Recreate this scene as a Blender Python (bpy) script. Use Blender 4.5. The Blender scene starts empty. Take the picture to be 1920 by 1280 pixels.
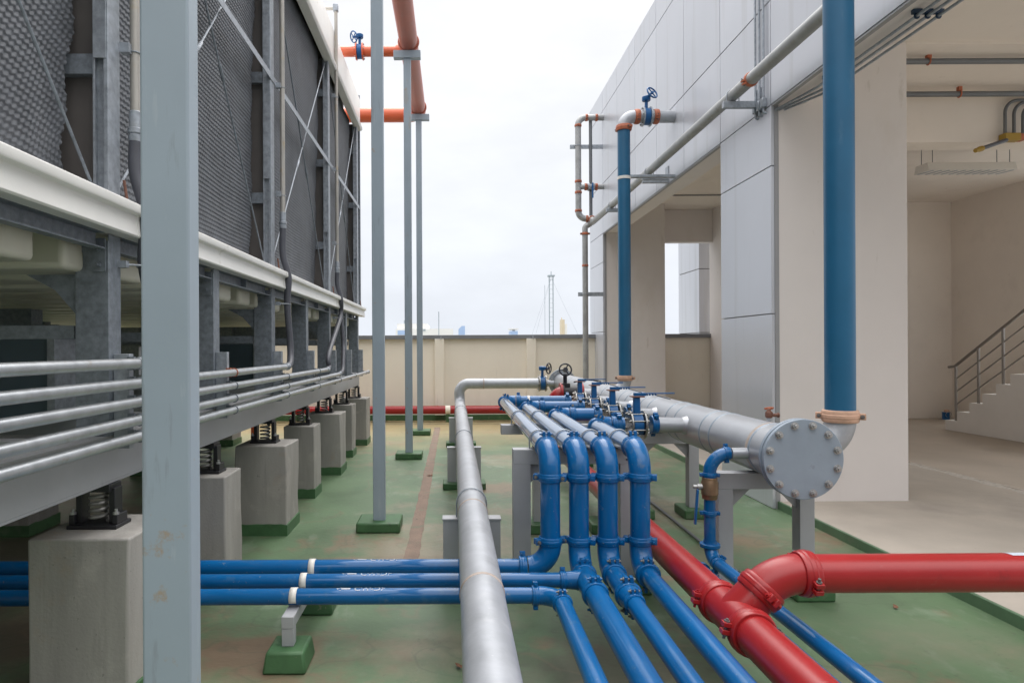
import bpy, math, random
import numpy as np
from mathutils import Vector, Matrix
random.seed(7)
S = bpy.context.scene
C = S.collection
R = math.radians

# ------------------------------------------------------------------ camera
F = 1240.0 / 1920.0            # focal length over picture width
H = 1.55                       # eye height above the roof
cam_d = bpy.data.cameras.new("camera")
cam_d.sensor_width = 36.0
cam_d.lens = 36.0 * F
cam_d.shift_x = 110 / 1920
cam_d.shift_y = 12 / 1920
cam_d.clip_end = 5000
cam_d.clip_start = 0.05
cam = bpy.data.objects.new("camera", cam_d)
C.objects.link(cam)
cam.matrix_world = Matrix.Translation((0, 0, H)) @ Matrix.Rotation(R(90), 4, 'X') @ Matrix.Rotation(R(-0.29), 4, 'Z')
S.camera = cam

# ------------------------------------------------------------------ sky and light (overcast)
SUN_EL, SUN_AZ = 60.0, 18.0
W = bpy.data.worlds.new("World")
S.world = W
W.use_nodes = True
wn, wl = W.node_tree.nodes, W.node_tree.links
wn.clear()
wout = wn.new("ShaderNodeOutputWorld")
bg = wn.new("ShaderNodeBackground")
bg.inputs["Strength"].default_value = 0.1
sky = wn.new("ShaderNodeTexSky")
sky.sky_type = 'NISHITA'
sky.sun_disc = False
sky.sun_elevation = R(SUN_EL)
sky.sun_rotation = R(SUN_AZ)
sky.dust_density = 4.0
tc = wn.new("ShaderNodeTexCoord")
sep = wn.new("ShaderNodeSeparateXYZ")
wl.new(tc.outputs["Generated"], sep.inputs[0])
ramp = wn.new("ShaderNodeValToRGB")       # cloud deck: pale at the horizon, brighter overhead
e = ramp.color_ramp.elements
e[0].position = 0.0
e[0].color = (0.405, 0.430, 0.470, 1)
e[1].position = 1.0
e[1].color = (1.75, 1.74, 1.74, 1)
for p, c in ((0.08, (0.415, 0.435, 0.470, 1)), (0.25, (0.452, 0.465, 0.485, 1)), (0.47, (0.485, 0.49, 0.50, 1)), (0.62, (1.15, 1.15, 1.15, 1))):
    k = e.new(p)
    k.color = c
wl.new(sep.outputs["Z"], ramp.inputs[0])
mp = wn.new("ShaderNodeMapping")
mp.inputs["Scale"].default_value = (1.6, 1.6, 4.0)
wl.new(tc.outputs["Generated"], mp.inputs[0])
nz = wn.new("ShaderNodeTexNoise")
nz.inputs["Scale"].default_value = 2.2
nz.inputs["Detail"].default_value = 5
nz.inputs["Roughness"].default_value = 0.55
wl.new(mp.outputs[0], nz.inputs["Vector"])
mr = wn.new("ShaderNodeMapRange")
mr.inputs["From Min"].default_value = 0.3
mr.inputs["From Max"].default_value = 0.7
mr.inputs["To Min"].default_value = 13.8
mr.inputs["To Max"].default_value = 16.1
wl.new(nz.outputs["Fac"], mr.inputs["Value"])
sc_ = wn.new("ShaderNodeVectorMath")
sc_.operation = 'SCALE'
wl.new(ramp.outputs["Color"], sc_.inputs[0])
wl.new(mr.outputs[0], sc_.inputs["Scale"])
mx = wn.new("ShaderNodeMix")
mx.data_type = 'RGBA'
mx.inputs["Factor"].default_value = 0.96
wl.new(sky.outputs[0], mx.inputs["A"])
wl.new(sc_.outputs[0], mx.inputs["B"])
wl.new(mx.outputs["Result"], bg.inputs["Color"])
wl.new(bg.outputs[0], wout.inputs[0])

sun_d = bpy.data.lights.new("sun", 'SUN')
sun_d.energy = 1.2
sun_d.angle = R(50)
sun_d.color = (1.0, 0.97, 0.93)
sun = bpy.data.objects.new("sun", sun_d)
C.objects.link(sun)
_sd = Vector((math.sin(R(SUN_AZ)) * math.cos(R(SUN_EL)), math.cos(R(SUN_AZ)) * math.cos(R(SUN_EL)), math.sin(R(SUN_EL))))
sun.rotation_euler = _sd.to_track_quat('Z', 'Y').to_euler()

S.view_settings.view_transform = 'Standard'
S.view_settings.look = 'None'
S.view_settings.exposure = 0.5
S.view_settings.gamma = 1.0
S.cycles.max_bounces = 8
S.cycles.diffuse_bounces = 5


# ------------------------------------------------------------------ materials
def srgb(r, g, b):
    f = lambda v: (v / 255 / 12.92) if v / 255 <= 0.04045 else ((v / 255 + 0.055) / 1.055) ** 2.4
    return (f(r), f(g), f(b), 1)


def mat(name, col, rough=0.5, metal=0.0, coat=0.0, var=0.12, scale=3.0, bump=0.0, bscale=60.0, spots=(), streak=0.0, spec=0.5, coat_ior=1.5):
    """col: linear rgb. spots: (colour, noise scale, threshold, softness, strength) stains with a shape of their own"""
    m = bpy.data.materials.new(name)
    m.use_nodes = True
    n, l = m.node_tree.nodes, m.node_tree.links
    b = n["Principled BSDF"]
    g = n.new("ShaderNodeNewGeometry")
    vec = g.outputs["Position"]
    nt = n.new("ShaderNodeTexNoise")
    nt.inputs["Scale"].default_value = scale
    nt.inputs["Detail"].default_value = 6
    nt.inputs["Roughness"].default_value = 0.6
    if streak:
        mpn = n.new("ShaderNodeMapping")
        mpn.inputs["Scale"].default_value = (1, 1, streak)
        l.new(vec, mpn.inputs[0])
        l.new(mpn.outputs[0], nt.inputs["Vector"])
    else:
        l.new(vec, nt.inputs["Vector"])
    mix = n.new("ShaderNodeMix")
    mix.data_type = 'RGBA'
    c = col[:3]
    mix.inputs["A"].default_value = (*[v * (1 - var) for v in c], 1)
    mix.inputs["B"].default_value = (*[min(1, v * (1 + var)) for v in c], 1)
    mr_ = n.new("ShaderNodeMapRange")
    mr_.inputs["From Min"].default_value = 0.3
    mr_.inputs["From Max"].default_value = 0.7
    l.new(nt.outputs["Fac"], mr_.inputs["Value"])
    l.new(mr_.outputs[0], mix.inputs["Factor"])
    out = mix.outputs["Result"]
    for i, sp in enumerate(spots):
        sc, ss, th, soft, amt = sp[:5]
        n2 = n.new("ShaderNodeTexNoise")
        n2.inputs["Scale"].default_value = ss
        n2.inputs["Detail"].default_value = 7
        n2.inputs["Roughness"].default_value = 0.62
        mp2 = n.new("ShaderNodeMapping")
        mp2.inputs["Location"].default_value = (13.7 * (i + 1), 5.1 * i, 2.3 * i)
        if len(sp) > 5:
            mp2.inputs["Scale"].default_value = sp[5]
        l.new(vec, mp2.inputs[0])
        l.new(mp2.outputs[0], n2.inputs["Vector"])
        r2 = n.new("ShaderNodeMapRange")
        r2.inputs["From Min"].default_value = th
        r2.inputs["From Max"].default_value = th + soft
        r2.inputs["To Max"].default_value = amt
        l.new(n2.outputs["Fac"], r2.inputs["Value"])
        m2 = n.new("ShaderNodeMix")
        m2.data_type = 'RGBA'
        l.new(r2.outputs[0], m2.inputs["Factor"])
        l.new(out, m2.inputs["A"])
        m2.inputs["B"].default_value = (*sc[:3], 1)
        out = m2.outputs["Result"]
    l.new(out, b.inputs["Base Color"])
    rr = n.new("ShaderNodeMapRange")
    rr.inputs["To Min"].default_value = max(0.02, rough * 0.8)
    rr.inputs["To Max"].default_value = min(1, rough * 1.25)
    l.new(nt.outputs["Fac"], rr.inputs["Value"])
    l.new(rr.outputs[0], b.inputs["Roughness"])
    b.inputs["Metallic"].default_value = metal
    b.inputs["Specular IOR Level"].default_value = spec
    b.inputs["Coat Weight"].default_value = coat
    b.inputs["Coat Roughness"].default_value = 0.05
    b.inputs["Coat IOR"].default_value = coat_ior
    if bump:
        n3 = n.new("ShaderNodeTexNoise")
        n3.inputs["Scale"].default_value = bscale
        n3.inputs["Detail"].default_value = 4
        l.new(vec, n3.inputs["Vector"])
        bp = n.new("ShaderNodeBump")
        bp.inputs["Strength"].default_value = bump
        bp.inputs["Distance"].default_value = 0.01
        l.new(n3.outputs["Fac"], bp.inputs["Height"])
        l.new(bp.outputs[0], b.inputs["Normal"])
    return m


RUST = (0.22, 0.10, 0.045)
M = {}
M['post'] = mat('post_paint', (0.31, 0.37, 0.425), 0.42, var=0.06, scale=2.0, bump=0.06, bscale=14,
                spots=(((0.36, 0.235, 0.11), 11, 0.645, 0.06, 0.6), ((0.20, 0.215, 0.23), 7, 0.62, 0.05, 0.35, (3, 3, 0.35)), ((0.42, 0.47, 0.50), 18, 0.62, 0.03, 0.35, (2, 2, 0.2)), ((0.33, 0.27, 0.20), 3.2, 0.62, 0.06, 0.35, (2, 2, 0.5))))
M['steel_paint'] = mat('grey_steel_paint', (0.355, 0.36, 0.38), 0.45, var=0.08, scale=2.5, bump=0.04,
                       spots=(((0.14, 0.13, 0.12), 4, 0.66, 0.08, 0.4, (2, 2, 0.7)),))
M['galv'] = mat('galvanised_steel', (0.34, 0.37, 0.41), 0.42, metal=0.35, var=0.25, scale=24, bump=0.05, bscale=90,
                spots=(((0.50, 0.52, 0.53), 8, 0.60, 0.10, 0.4),))
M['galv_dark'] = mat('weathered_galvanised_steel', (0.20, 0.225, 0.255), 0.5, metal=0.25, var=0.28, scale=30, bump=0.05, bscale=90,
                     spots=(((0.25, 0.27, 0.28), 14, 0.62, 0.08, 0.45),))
M['galv_pipe'] = mat('galvanised_pipe', (0.385, 0.40, 0.43), 0.42, metal=0.32, var=0.12, scale=9, bump=0.05, bscale=50,
                     spots=(((0.52, 0.53, 0.545), 10, 0.57, 0.12, 0.35), ((0.26, 0.25, 0.24), 6, 0.62, 0.10, 0.4), ((0.58, 0.59, 0.60), 38, 0.67, 0.04, 0.5)))
M['galv_old'] = mat('dull_galvanised_pipe', (0.34, 0.345, 0.345), 0.45, metal=0.35, var=0.18, scale=7, bump=0.05, bscale=50, spots=(((0.48, 0.48, 0.47), 10, 0.58, 0.10, 0.4), ((0.20, 0.19, 0.17), 6, 0.62, 0.08, 0.5)))
M['conduit'] = mat('steel_conduit', (0.47, 0.49, 0.51), 0.30, metal=0.7, var=0.15, scale=12,
                   spots=(((0.34, 0.28, 0.19), 9, 0.62, 0.1, 0.6),))
M['header'] = mat('silver_painted_header', (0.40, 0.415, 0.445), 0.34, metal=0.42, var=0.06, scale=4, bump=0.04, bscale=40,
                  spots=(((0.36, 0.34, 0.31), 5, 0.64, 0.1, 0.35),))
M['flange_grey'] = mat('grey_flange_paint', (0.27, 0.32, 0.38), 0.42, metal=0.1, var=0.07, scale=6, bump=0.05, bscale=40,
                       spots=(((0.20, 0.22, 0.25), 12, 0.64, 0.05, 0.5),))
M['bolt'] = mat('bolt_steel', (0.42, 0.42, 0.42), 0.35, metal=0.7, var=0.2, scale=40)
M['bolt_dull'] = mat('dull_bolt_steel', (0.17, 0.165, 0.16), 0.45, metal=0.5, var=0.25, scale=40)
M['rusty_plate'] = mat('rusty_plate', (0.17, 0.075, 0.05), 0.6, var=0.25, scale=40)
M['chrome'] = mat('zinc_plated_flange', (0.30, 0.295, 0.285), 0.25, metal=0.8, var=0.15, scale=30)
M['blue'] = mat('blue_gloss_paint', (0.0003, 0.098, 0.285), 0.4, coat=0.75, var=0.13, scale=2.2, bump=0.008, bscale=18, spec=0.12, coat_ior=1.45,
                spots=(((0.04, 0.13, 0.26), 9, 0.57, 0.08, 0.45), ((0.20, 0.24, 0.28), 34, 0.66, 0.03, 0.5), ((0.14, 0.18, 0.22), 4, 0.64, 0.05, 0.45), ((0.006, 0.05, 0.14), 5, 0.62, 0.08, 0.4)))
M['blue_top'] = mat('blue_wet_gloss_paint', (0.003, 0.092, 0.25), 0.3, coat=1.0, var=0.10, scale=2.2, coat_ior=1.85, spots=(((0.10, 0.19, 0.33), 9, 0.62, 0.08, 0.35),))
M['blue_riser'] = mat('blue_riser_paint', (0.008, 0.105, 0.215), 0.42, coat=0.0, var=0.10, scale=2.5, bump=0.03, bscale=30,
                      spots=(((0.30, 0.38, 0.42), 22, 0.73, 0.03, 0.6), ((0.10, 0.19, 0.27), 5, 0.62, 0.15, 0.4, (2, 2, 0.5))))
M['blue_valve'] = mat('blue_valve_enamel', (0.003, 0.088, 0.26), 0.30, coat=0.0, var=0.10, scale=12)
M['clamp_blue'] = mat('dark_blue_clamp', (0.02, 0.05, 0.10), 0.5, var=0.2, scale=30)
M['red'] = mat('red_gloss_paint', (0.315, 0.013, 0.015), 0.30, coat=0.0, var=0.08, scale=3, bump=0.05, bscale=24,
               spots=(((0.36, 0.07, 0.065), 16, 0.64, 0.06, 0.4), ((0.13, 0.01, 0.012), 7, 0.60, 0.08, 0.35),))
M['orange'] = mat('orange_red_paint', (0.68, 0.125, 0.045), 0.4, coat=0.25, var=0.07, scale=3, bump=0.03)
M['faded_orange'] = mat('faded_orange_paint', (0.46, 0.135, 0.09), 0.48, coat=0.15, var=0.10, scale=3,
                        spots=(((0.45, 0.27, 0.22), 4, 0.60, 0.12, 0.35),))
M['coupling_rust'] = mat('orange_primer', (0.43, 0.13, 0.065), 0.55, var=0.2, scale=20, spots=((RUST, 25, 0.60, 0.08, 0.5),))
M['coupling_pale'] = mat('pale_primer', (0.55, 0.34, 0.24), 0.55, var=0.15, scale=20)
M['black'] = mat('black_enamel', (0.012, 0.012, 0.015), 0.4, var=0.2, scale=20)
M['black_wheel'] = mat('black_hand_wheel', (0.012, 0.014, 0.024), 0.35, var=0.2, scale=20)
M['spring'] = mat('zinc_spring', (0.30, 0.295, 0.28), 0.4, metal=0.5, var=0.2, scale=30)
M['hose'] = mat('grey_hose', (0.085, 0.088, 0.105), 0.45, var=0.12, scale=8)
M['fill'] = mat('black_plastic_fill', (0.112, 0.120, 0.134), 0.6, var=0.22, scale=7, spots=(((0.10, 0.08, 0.075), 8, 0.66, 0.05, 0.4), ((0.16, 0.165, 0.17), 2.0, 0.60, 0.15, 0.4),))
M['casing'] = mat('dark_casing', (0.11, 0.10, 0.095), 0.65, var=0.12, scale=5)
M['frp_white'] = mat('white_frp', (0.76, 0.75, 0.72), 0.35, var=0.05, scale=3, bump=0.02,
                     spots=(((0.33, 0.30, 0.20), 7, 0.64, 0.10, 0.5), ((0.42, 0.31, 0.18), 2.3, 0.70, 0.05, 0.4)))
M['frp_cream'] = mat('cream_frp', (0.58, 0.57, 0.47), 0.42, var=0.08, scale=3, spots=(((0.34, 0.34, 0.22), 4, 0.60, 0.12, 0.5),))
M['concrete'] = mat('concrete', (0.30, 0.285, 0.265), 0.85, var=0.2, scale=5, bump=0.16, bscale=75, streak=0.18,
                    spots=(((0.40, 0.37, 0.34), 3.5, 0.57, 0.08, 0.55), ((0.16, 0.15, 0.14), 42, 0.665, 0.03, 0.7), ((0.20, 0.19, 0.175), 5, 0.58, 0.10, 0.45, (2, 2, 0.2)), ((0.34, 0.26, 0.19), 2, 0.63, 0.08, 0.4)))
M['pad_green'] = mat('green_pad_paint', (0.050, 0.125, 0.050), 0.5, var=0.2, scale=9, bump=0.1, bscale=40,
                     spots=(((0.12, 0.165, 0.10), 6, 0.56, 0.1, 0.55), ((0.22, 0.20, 0.15), 16, 0.65, 0.04, 0.6), ((0.025, 0.06, 0.025), 9, 0.60, 0.06, 0.5)))
M['kerb'] = mat('worn_green_kerb', (0.085, 0.155, 0.085), 0.55, var=0.15, scale=6, bump=0.1, spots=(((0.2, 0.21, 0.15), 5, 0.6, 0.1, 0.5),))
M['grey_render'] = mat('grey_render', (0.27, 0.275, 0.285), 0.8, var=0.08)
M['cream'] = mat('cream_plaster', (0.735, 0.69, 0.665), 0.8, var=0.03, scale=1.2, bump=0.05, bscale=80,
                 spots=(((0.62, 0.56, 0.50), 1.3, 0.56, 0.15, 0.4, (1, 1, 0.4)), ((0.52, 0.47, 0.42), 5, 0.64, 0.06, 0.4, (1, 1, 0.3)),))
M['cream_wall'] = mat('cream_parapet_paint', (0.84, 0.785, 0.685), 0.8, var=0.03, scale=1.2, bump=0.05, bscale=80,
                      spots=(((0.72, 0.66, 0.56), 1.8, 0.56, 0.2, 0.4, (1.6, 1, 0.35)), ((0.58, 0.53, 0.44), 6, 0.65, 0.06, 0.3, (2, 1, 0.25)),))
M['room'] = mat('room_plaster', (0.80, 0.735, 0.665), 0.85, var=0.04, scale=1.0, bump=0.04, bscale=80,
                spots=(((0.66, 0.60, 0.53), 1.2, 0.56, 0.15, 0.45), ((0.55, 0.49, 0.42), 7, 0.66, 0.05, 0.4)))
M['panel'] = mat('aluminium_panel', (0.545, 0.56, 0.605), 0.30, metal=0.28, var=0.035, scale=0.8, bump=0.12, bscale=1.1,
                 spots=(((0.44, 0.445, 0.46), 2.2, 0.55, 0.10, 0.45, (2.5, 2.5, 0.12)), ((0.42, 0.42, 0.43), 16, 0.70, 0.03, 0.4)))
M['panel_return'] = mat('grey_trim', (0.30, 0.30, 0.31), 0.5, var=0.05)
M['joint'] = mat('dark_joint', (0.10, 0.095, 0.09), 0.8)
M['coping'] = mat('grey_coping', (0.19, 0.20, 0.22), 0.5, var=0.08)
M['slab'] = mat('bare_concrete_slab', (0.40, 0.355, 0.305), 0.75, var=0.10, scale=2.0, bump=0.08, bscale=60,
                spots=(((0.23, 0.205, 0.185), 0.55, 0.53, 0.14, 0.6), ((0.55, 0.50, 0.44), 3.0, 0.66, 0.05, 0.5), ((0.30, 0.25, 0.20), 6, 0.66, 0.06, 0.4)))
M['stair'] = mat('pale_stair_paint', (0.82, 0.80, 0.77), 0.8, var=0.03)
M['chalk'] = mat('chalky_mortar', (0.50, 0.465, 0.42), 0.9, var=0.2, scale=30, bump=0.4)
M['stainless'] = mat('brushed_stainless', (0.30, 0.28, 0.26), 0.35, metal=0.8, var=0.08, scale=9)
M['conduit_grey'] = mat('grey_conduit', (0.16, 0.17, 0.18), 0.45, metal=0.3, var=0.12)
M['white'] = mat('white_enamel', (0.70, 0.68, 0.64), 0.45, var=0.03)
M['yellow'] = mat('yellow_enamel', (0.36, 0.23, 0.03), 0.45, var=0.08)
M['bronze'] = mat('bronze', (0.23, 0.15, 0.09), 0.42, metal=0.6, var=0.2, scale=20)
M['letter'] = mat('white_stencil', (0.50, 0.54, 0.62), 0.5, var=0.1, scale=60)
M['leaf'] = mat('dry_leaf', (0.16, 0.075, 0.04), 0.8, var=0.3, scale=40)
M['strip'] = mat('bare_joint_strip', (0.215, 0.155, 0.12), 0.85, var=0.2, scale=6, bump=0.4, bscale=60,
                 spots=(((0.12, 0.17, 0.11), 5, 0.58, 0.08, 0.6), ((0.06, 0.045, 0.035), 9, 0.66, 0.03, 0.7)))
M['far_blue'] = mat('distant_glass', (0.34, 0.46, 0.66), 0.4, var=0.08, scale=0.05)  # far colours kept pale, distance haze is painted into them
M['far_white'] = mat('distant_white', (0.74, 0.73, 0.70), 0.8, var=0.05, scale=0.1)
M['far_gold'] = mat('distant_gold', (0.62, 0.53, 0.38), 0.6, var=0.08, scale=0.1)
M['mast'] = mat('mast_steel', (0.32, 0.37, 0.40), 0.5, var=0.1)
M['city'] = mat('city_ground', (0.25, 0.26, 0.25), 0.9, var=0.3, scale=0.02)


def add_tone(m, amt):
    n, l = m.node_tree.nodes, m.node_tree.links
    b = n["Principled BSDF"]
    src = b.inputs["Base Color"].links[0].from_socket
    a = n.new("ShaderNodeAttribute")
    a.attribute_name = 'tone'
    ma = n.new("ShaderNodeMath")
    ma.operation = 'MULTIPLY_ADD'
    ma.inputs[1].default_value = amt
    ma.inputs[2].default_value = 1.0
    l.new(a.outputs["Fac"], ma.inputs[0])
    sc = n.new("ShaderNodeVectorMath")
    sc.operation = 'SCALE'
    l.new(src, sc.inputs[0])
    l.new(ma.outputs[0], sc.inputs["Scale"])
    l.new(sc.outputs[0], b.inputs["Base Color"])


add_tone(M['panel'], 0.035)


def floor_material():
    m = mat('green_roof_coating', (0.098, 0.160, 0.084), 0.46, var=0.22, scale=1.3, bump=0.16, bscale=30,
            spots=(((0.255, 0.20, 0.145), 0.62, 0.51, 0.13, 0.75),       # sandy stains
                   ((0.21, 0.12, 0.08), 1.6, 0.595, 0.07, 0.6),         # rusty tide marks
                   ((0.23, 0.29, 0.21), 2.1, 0.58, 0.10, 0.5),           # chalky wear
                   ((0.05, 0.12, 0.05), 0.9, 0.60, 0.10, 0.40, (1.7, 1, 1)),
                   ((0.42, 0.42, 0.38), 26, 0.715, 0.02, 0.6),
                   ((0.075, 0.085, 0.06), 13, 0.64, 0.05, 0.5),
                   ((0.19, 0.235, 0.17), 6, 0.60, 0.06, 0.4, (1, 0.35, 1)),
                   ((0.30, 0.22, 0.13), 45, 0.69, 0.03, 0.6)))           # droppings
    n, l = m.node_tree.nodes, m.node_tree.links
    b = n["Principled BSDF"]
    src = b.inputs["Base Color"].links[0].from_socket
    g = n.new("ShaderNodeNewGeometry")
    s = n.new("ShaderNodeSeparateXYZ")
    l.new(g.outputs["Position"], s.inputs[0])
    nn = n.new("ShaderNodeTexNoise")
    nn.inputs["Scale"].default_value = 0.9
    nn.inputs["Detail"].default_value = 6
    l.new(g.outputs["Position"], nn.inputs["Vector"])
    ma = n.new("ShaderNodeMath")          # mud that has dried where the roof drains, along the far parapet
    ma.operation = 'MULTIPLY_ADD'
    ma.inputs[1].default_value = 5.0
    l.new(nn.outputs["Fac"], ma.inputs[0])
    l.new(s.outputs["Y"], ma.inputs[2])
    r = n.new("ShaderNodeMapRange")
    r.inputs["From Min"].default_value = 12.0
    r.inputs["From Max"].default_value = 15.2
    r.inputs["To Max"].default_value = 0.85
    l.new(ma.outputs[0], r.inputs["Value"])
    mx_ = n.new("ShaderNodeMix")
    mx_.data_type = 'RGBA'
    l.new(r.outputs[0], mx_.inputs["Factor"])
    l.new(src, mx_.inputs["A"])
    mx_.inputs["B"].default_value = (0.33, 0.25, 0.125, 1)
    out = mx_.outputs["Result"]
    nb = n.new("ShaderNodeTexNoise")
    nb.inputs["Scale"].default_value = 2.4
    nb.inputs["Detail"].default_value = 8
    nb.inputs["Roughness"].default_value = 0.65
    l.new(g.outputs["Position"], nb.inputs["Vector"])
    # placed patches (mud, wear, painted shade under the blue pipes, dark brown below the tower): centre, size, colour, strength
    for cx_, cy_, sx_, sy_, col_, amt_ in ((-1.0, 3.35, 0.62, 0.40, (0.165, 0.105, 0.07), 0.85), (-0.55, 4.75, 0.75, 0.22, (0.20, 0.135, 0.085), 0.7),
                                           (0.85, 2.9, 0.75, 0.95, (0.085, 0.078, 0.055), 0.8), (0.45, 7.3, 0.55, 0.42, (0.21, 0.135, 0.085), 0.75),  # first patch: brown dirt with contact shade under the pipes painted in
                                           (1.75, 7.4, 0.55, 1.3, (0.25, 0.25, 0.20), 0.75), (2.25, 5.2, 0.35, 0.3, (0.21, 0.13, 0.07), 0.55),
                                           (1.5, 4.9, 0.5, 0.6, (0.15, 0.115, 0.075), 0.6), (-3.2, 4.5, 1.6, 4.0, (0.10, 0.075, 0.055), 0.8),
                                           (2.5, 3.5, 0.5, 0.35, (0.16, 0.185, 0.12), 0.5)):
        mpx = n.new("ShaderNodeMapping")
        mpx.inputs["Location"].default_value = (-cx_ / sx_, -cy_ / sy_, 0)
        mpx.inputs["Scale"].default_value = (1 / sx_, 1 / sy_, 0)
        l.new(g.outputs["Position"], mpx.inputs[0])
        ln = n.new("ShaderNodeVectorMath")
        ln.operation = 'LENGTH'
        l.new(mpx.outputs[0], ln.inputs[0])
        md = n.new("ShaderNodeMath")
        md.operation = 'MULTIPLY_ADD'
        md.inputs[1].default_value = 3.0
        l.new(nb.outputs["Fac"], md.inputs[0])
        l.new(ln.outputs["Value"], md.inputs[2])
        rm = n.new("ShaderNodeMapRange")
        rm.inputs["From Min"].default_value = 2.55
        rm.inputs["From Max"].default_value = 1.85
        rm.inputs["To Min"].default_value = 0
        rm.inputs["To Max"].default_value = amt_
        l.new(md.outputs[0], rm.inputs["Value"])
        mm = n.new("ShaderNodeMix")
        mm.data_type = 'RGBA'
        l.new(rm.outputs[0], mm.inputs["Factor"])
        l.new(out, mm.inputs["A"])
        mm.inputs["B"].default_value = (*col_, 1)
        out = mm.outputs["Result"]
    # tide lines left by dried puddles, and hairline cracks
    def line_mix(src, fac_socket, lo, hi, col, amt, centre):
        sb = n.new("ShaderNodeMath")
        sb.operation = 'SUBTRACT'
        sb.inputs[1].default_value = centre
        l.new(fac_socket, sb.inputs[0])
        ab = n.new("ShaderNodeMath")
        ab.operation = 'ABSOLUTE'
        l.new(sb.outputs[0], ab.inputs[0])
        rm = n.new("ShaderNodeMapRange")
        rm.inputs["From Min"].default_value = hi
        rm.inputs["From Max"].default_value = lo
        rm.inputs["To Min"].default_value = 0
        rm.inputs["To Max"].default_value = amt
        l.new(ab.outputs[0], rm.inputs["Value"])
        mm = n.new("ShaderNodeMix")
        mm.data_type = 'RGBA'
        l.new(rm.outputs[0], mm.inputs["Factor"])
        l.new(src, mm.inputs["A"])
        mm.inputs["B"].default_value = (*col, 1)
        return mm.outputs["Result"]
    for sc2, cen, col_, amt_ in ((0.9, 0.56, (0.17, 0.13, 0.085), 0.4), (1.3, 0.44, (0.05, 0.075, 0.045), 0.28)):
        n5 = n.new("ShaderNodeTexNoise")
        n5.inputs["Scale"].default_value = sc2
        n5.inputs["Detail"].default_value = 3
        l.new(g.outputs["Position"], n5.inputs["Vector"])
        out = line_mix(out, n5.outputs["Fac"], 0.001, 0.010, col_, amt_, cen)
    vo = n.new("ShaderNodeTexVoronoi")
    vo.feature = 'DISTANCE_TO_EDGE'
    vo.inputs["Scale"].default_value = 0.55
    ad = n.new("ShaderNodeVectorMath")
    ad.operation = 'ADD'
    l.new(g.outputs["Position"], ad.inputs[0])
    l.new(nb.outputs["Color"], ad.inputs[1])
    l.new(ad.outputs[0], vo.inputs["Vector"])
    out = line_mix(out, vo.outputs["Distance"], 0.0, 0.003, (0.045, 0.06, 0.04), 0.35, 0.0)
    l.new(out, b.inputs["Base Color"])
    return m


M['roof_floor'] = floor_material()


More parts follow.
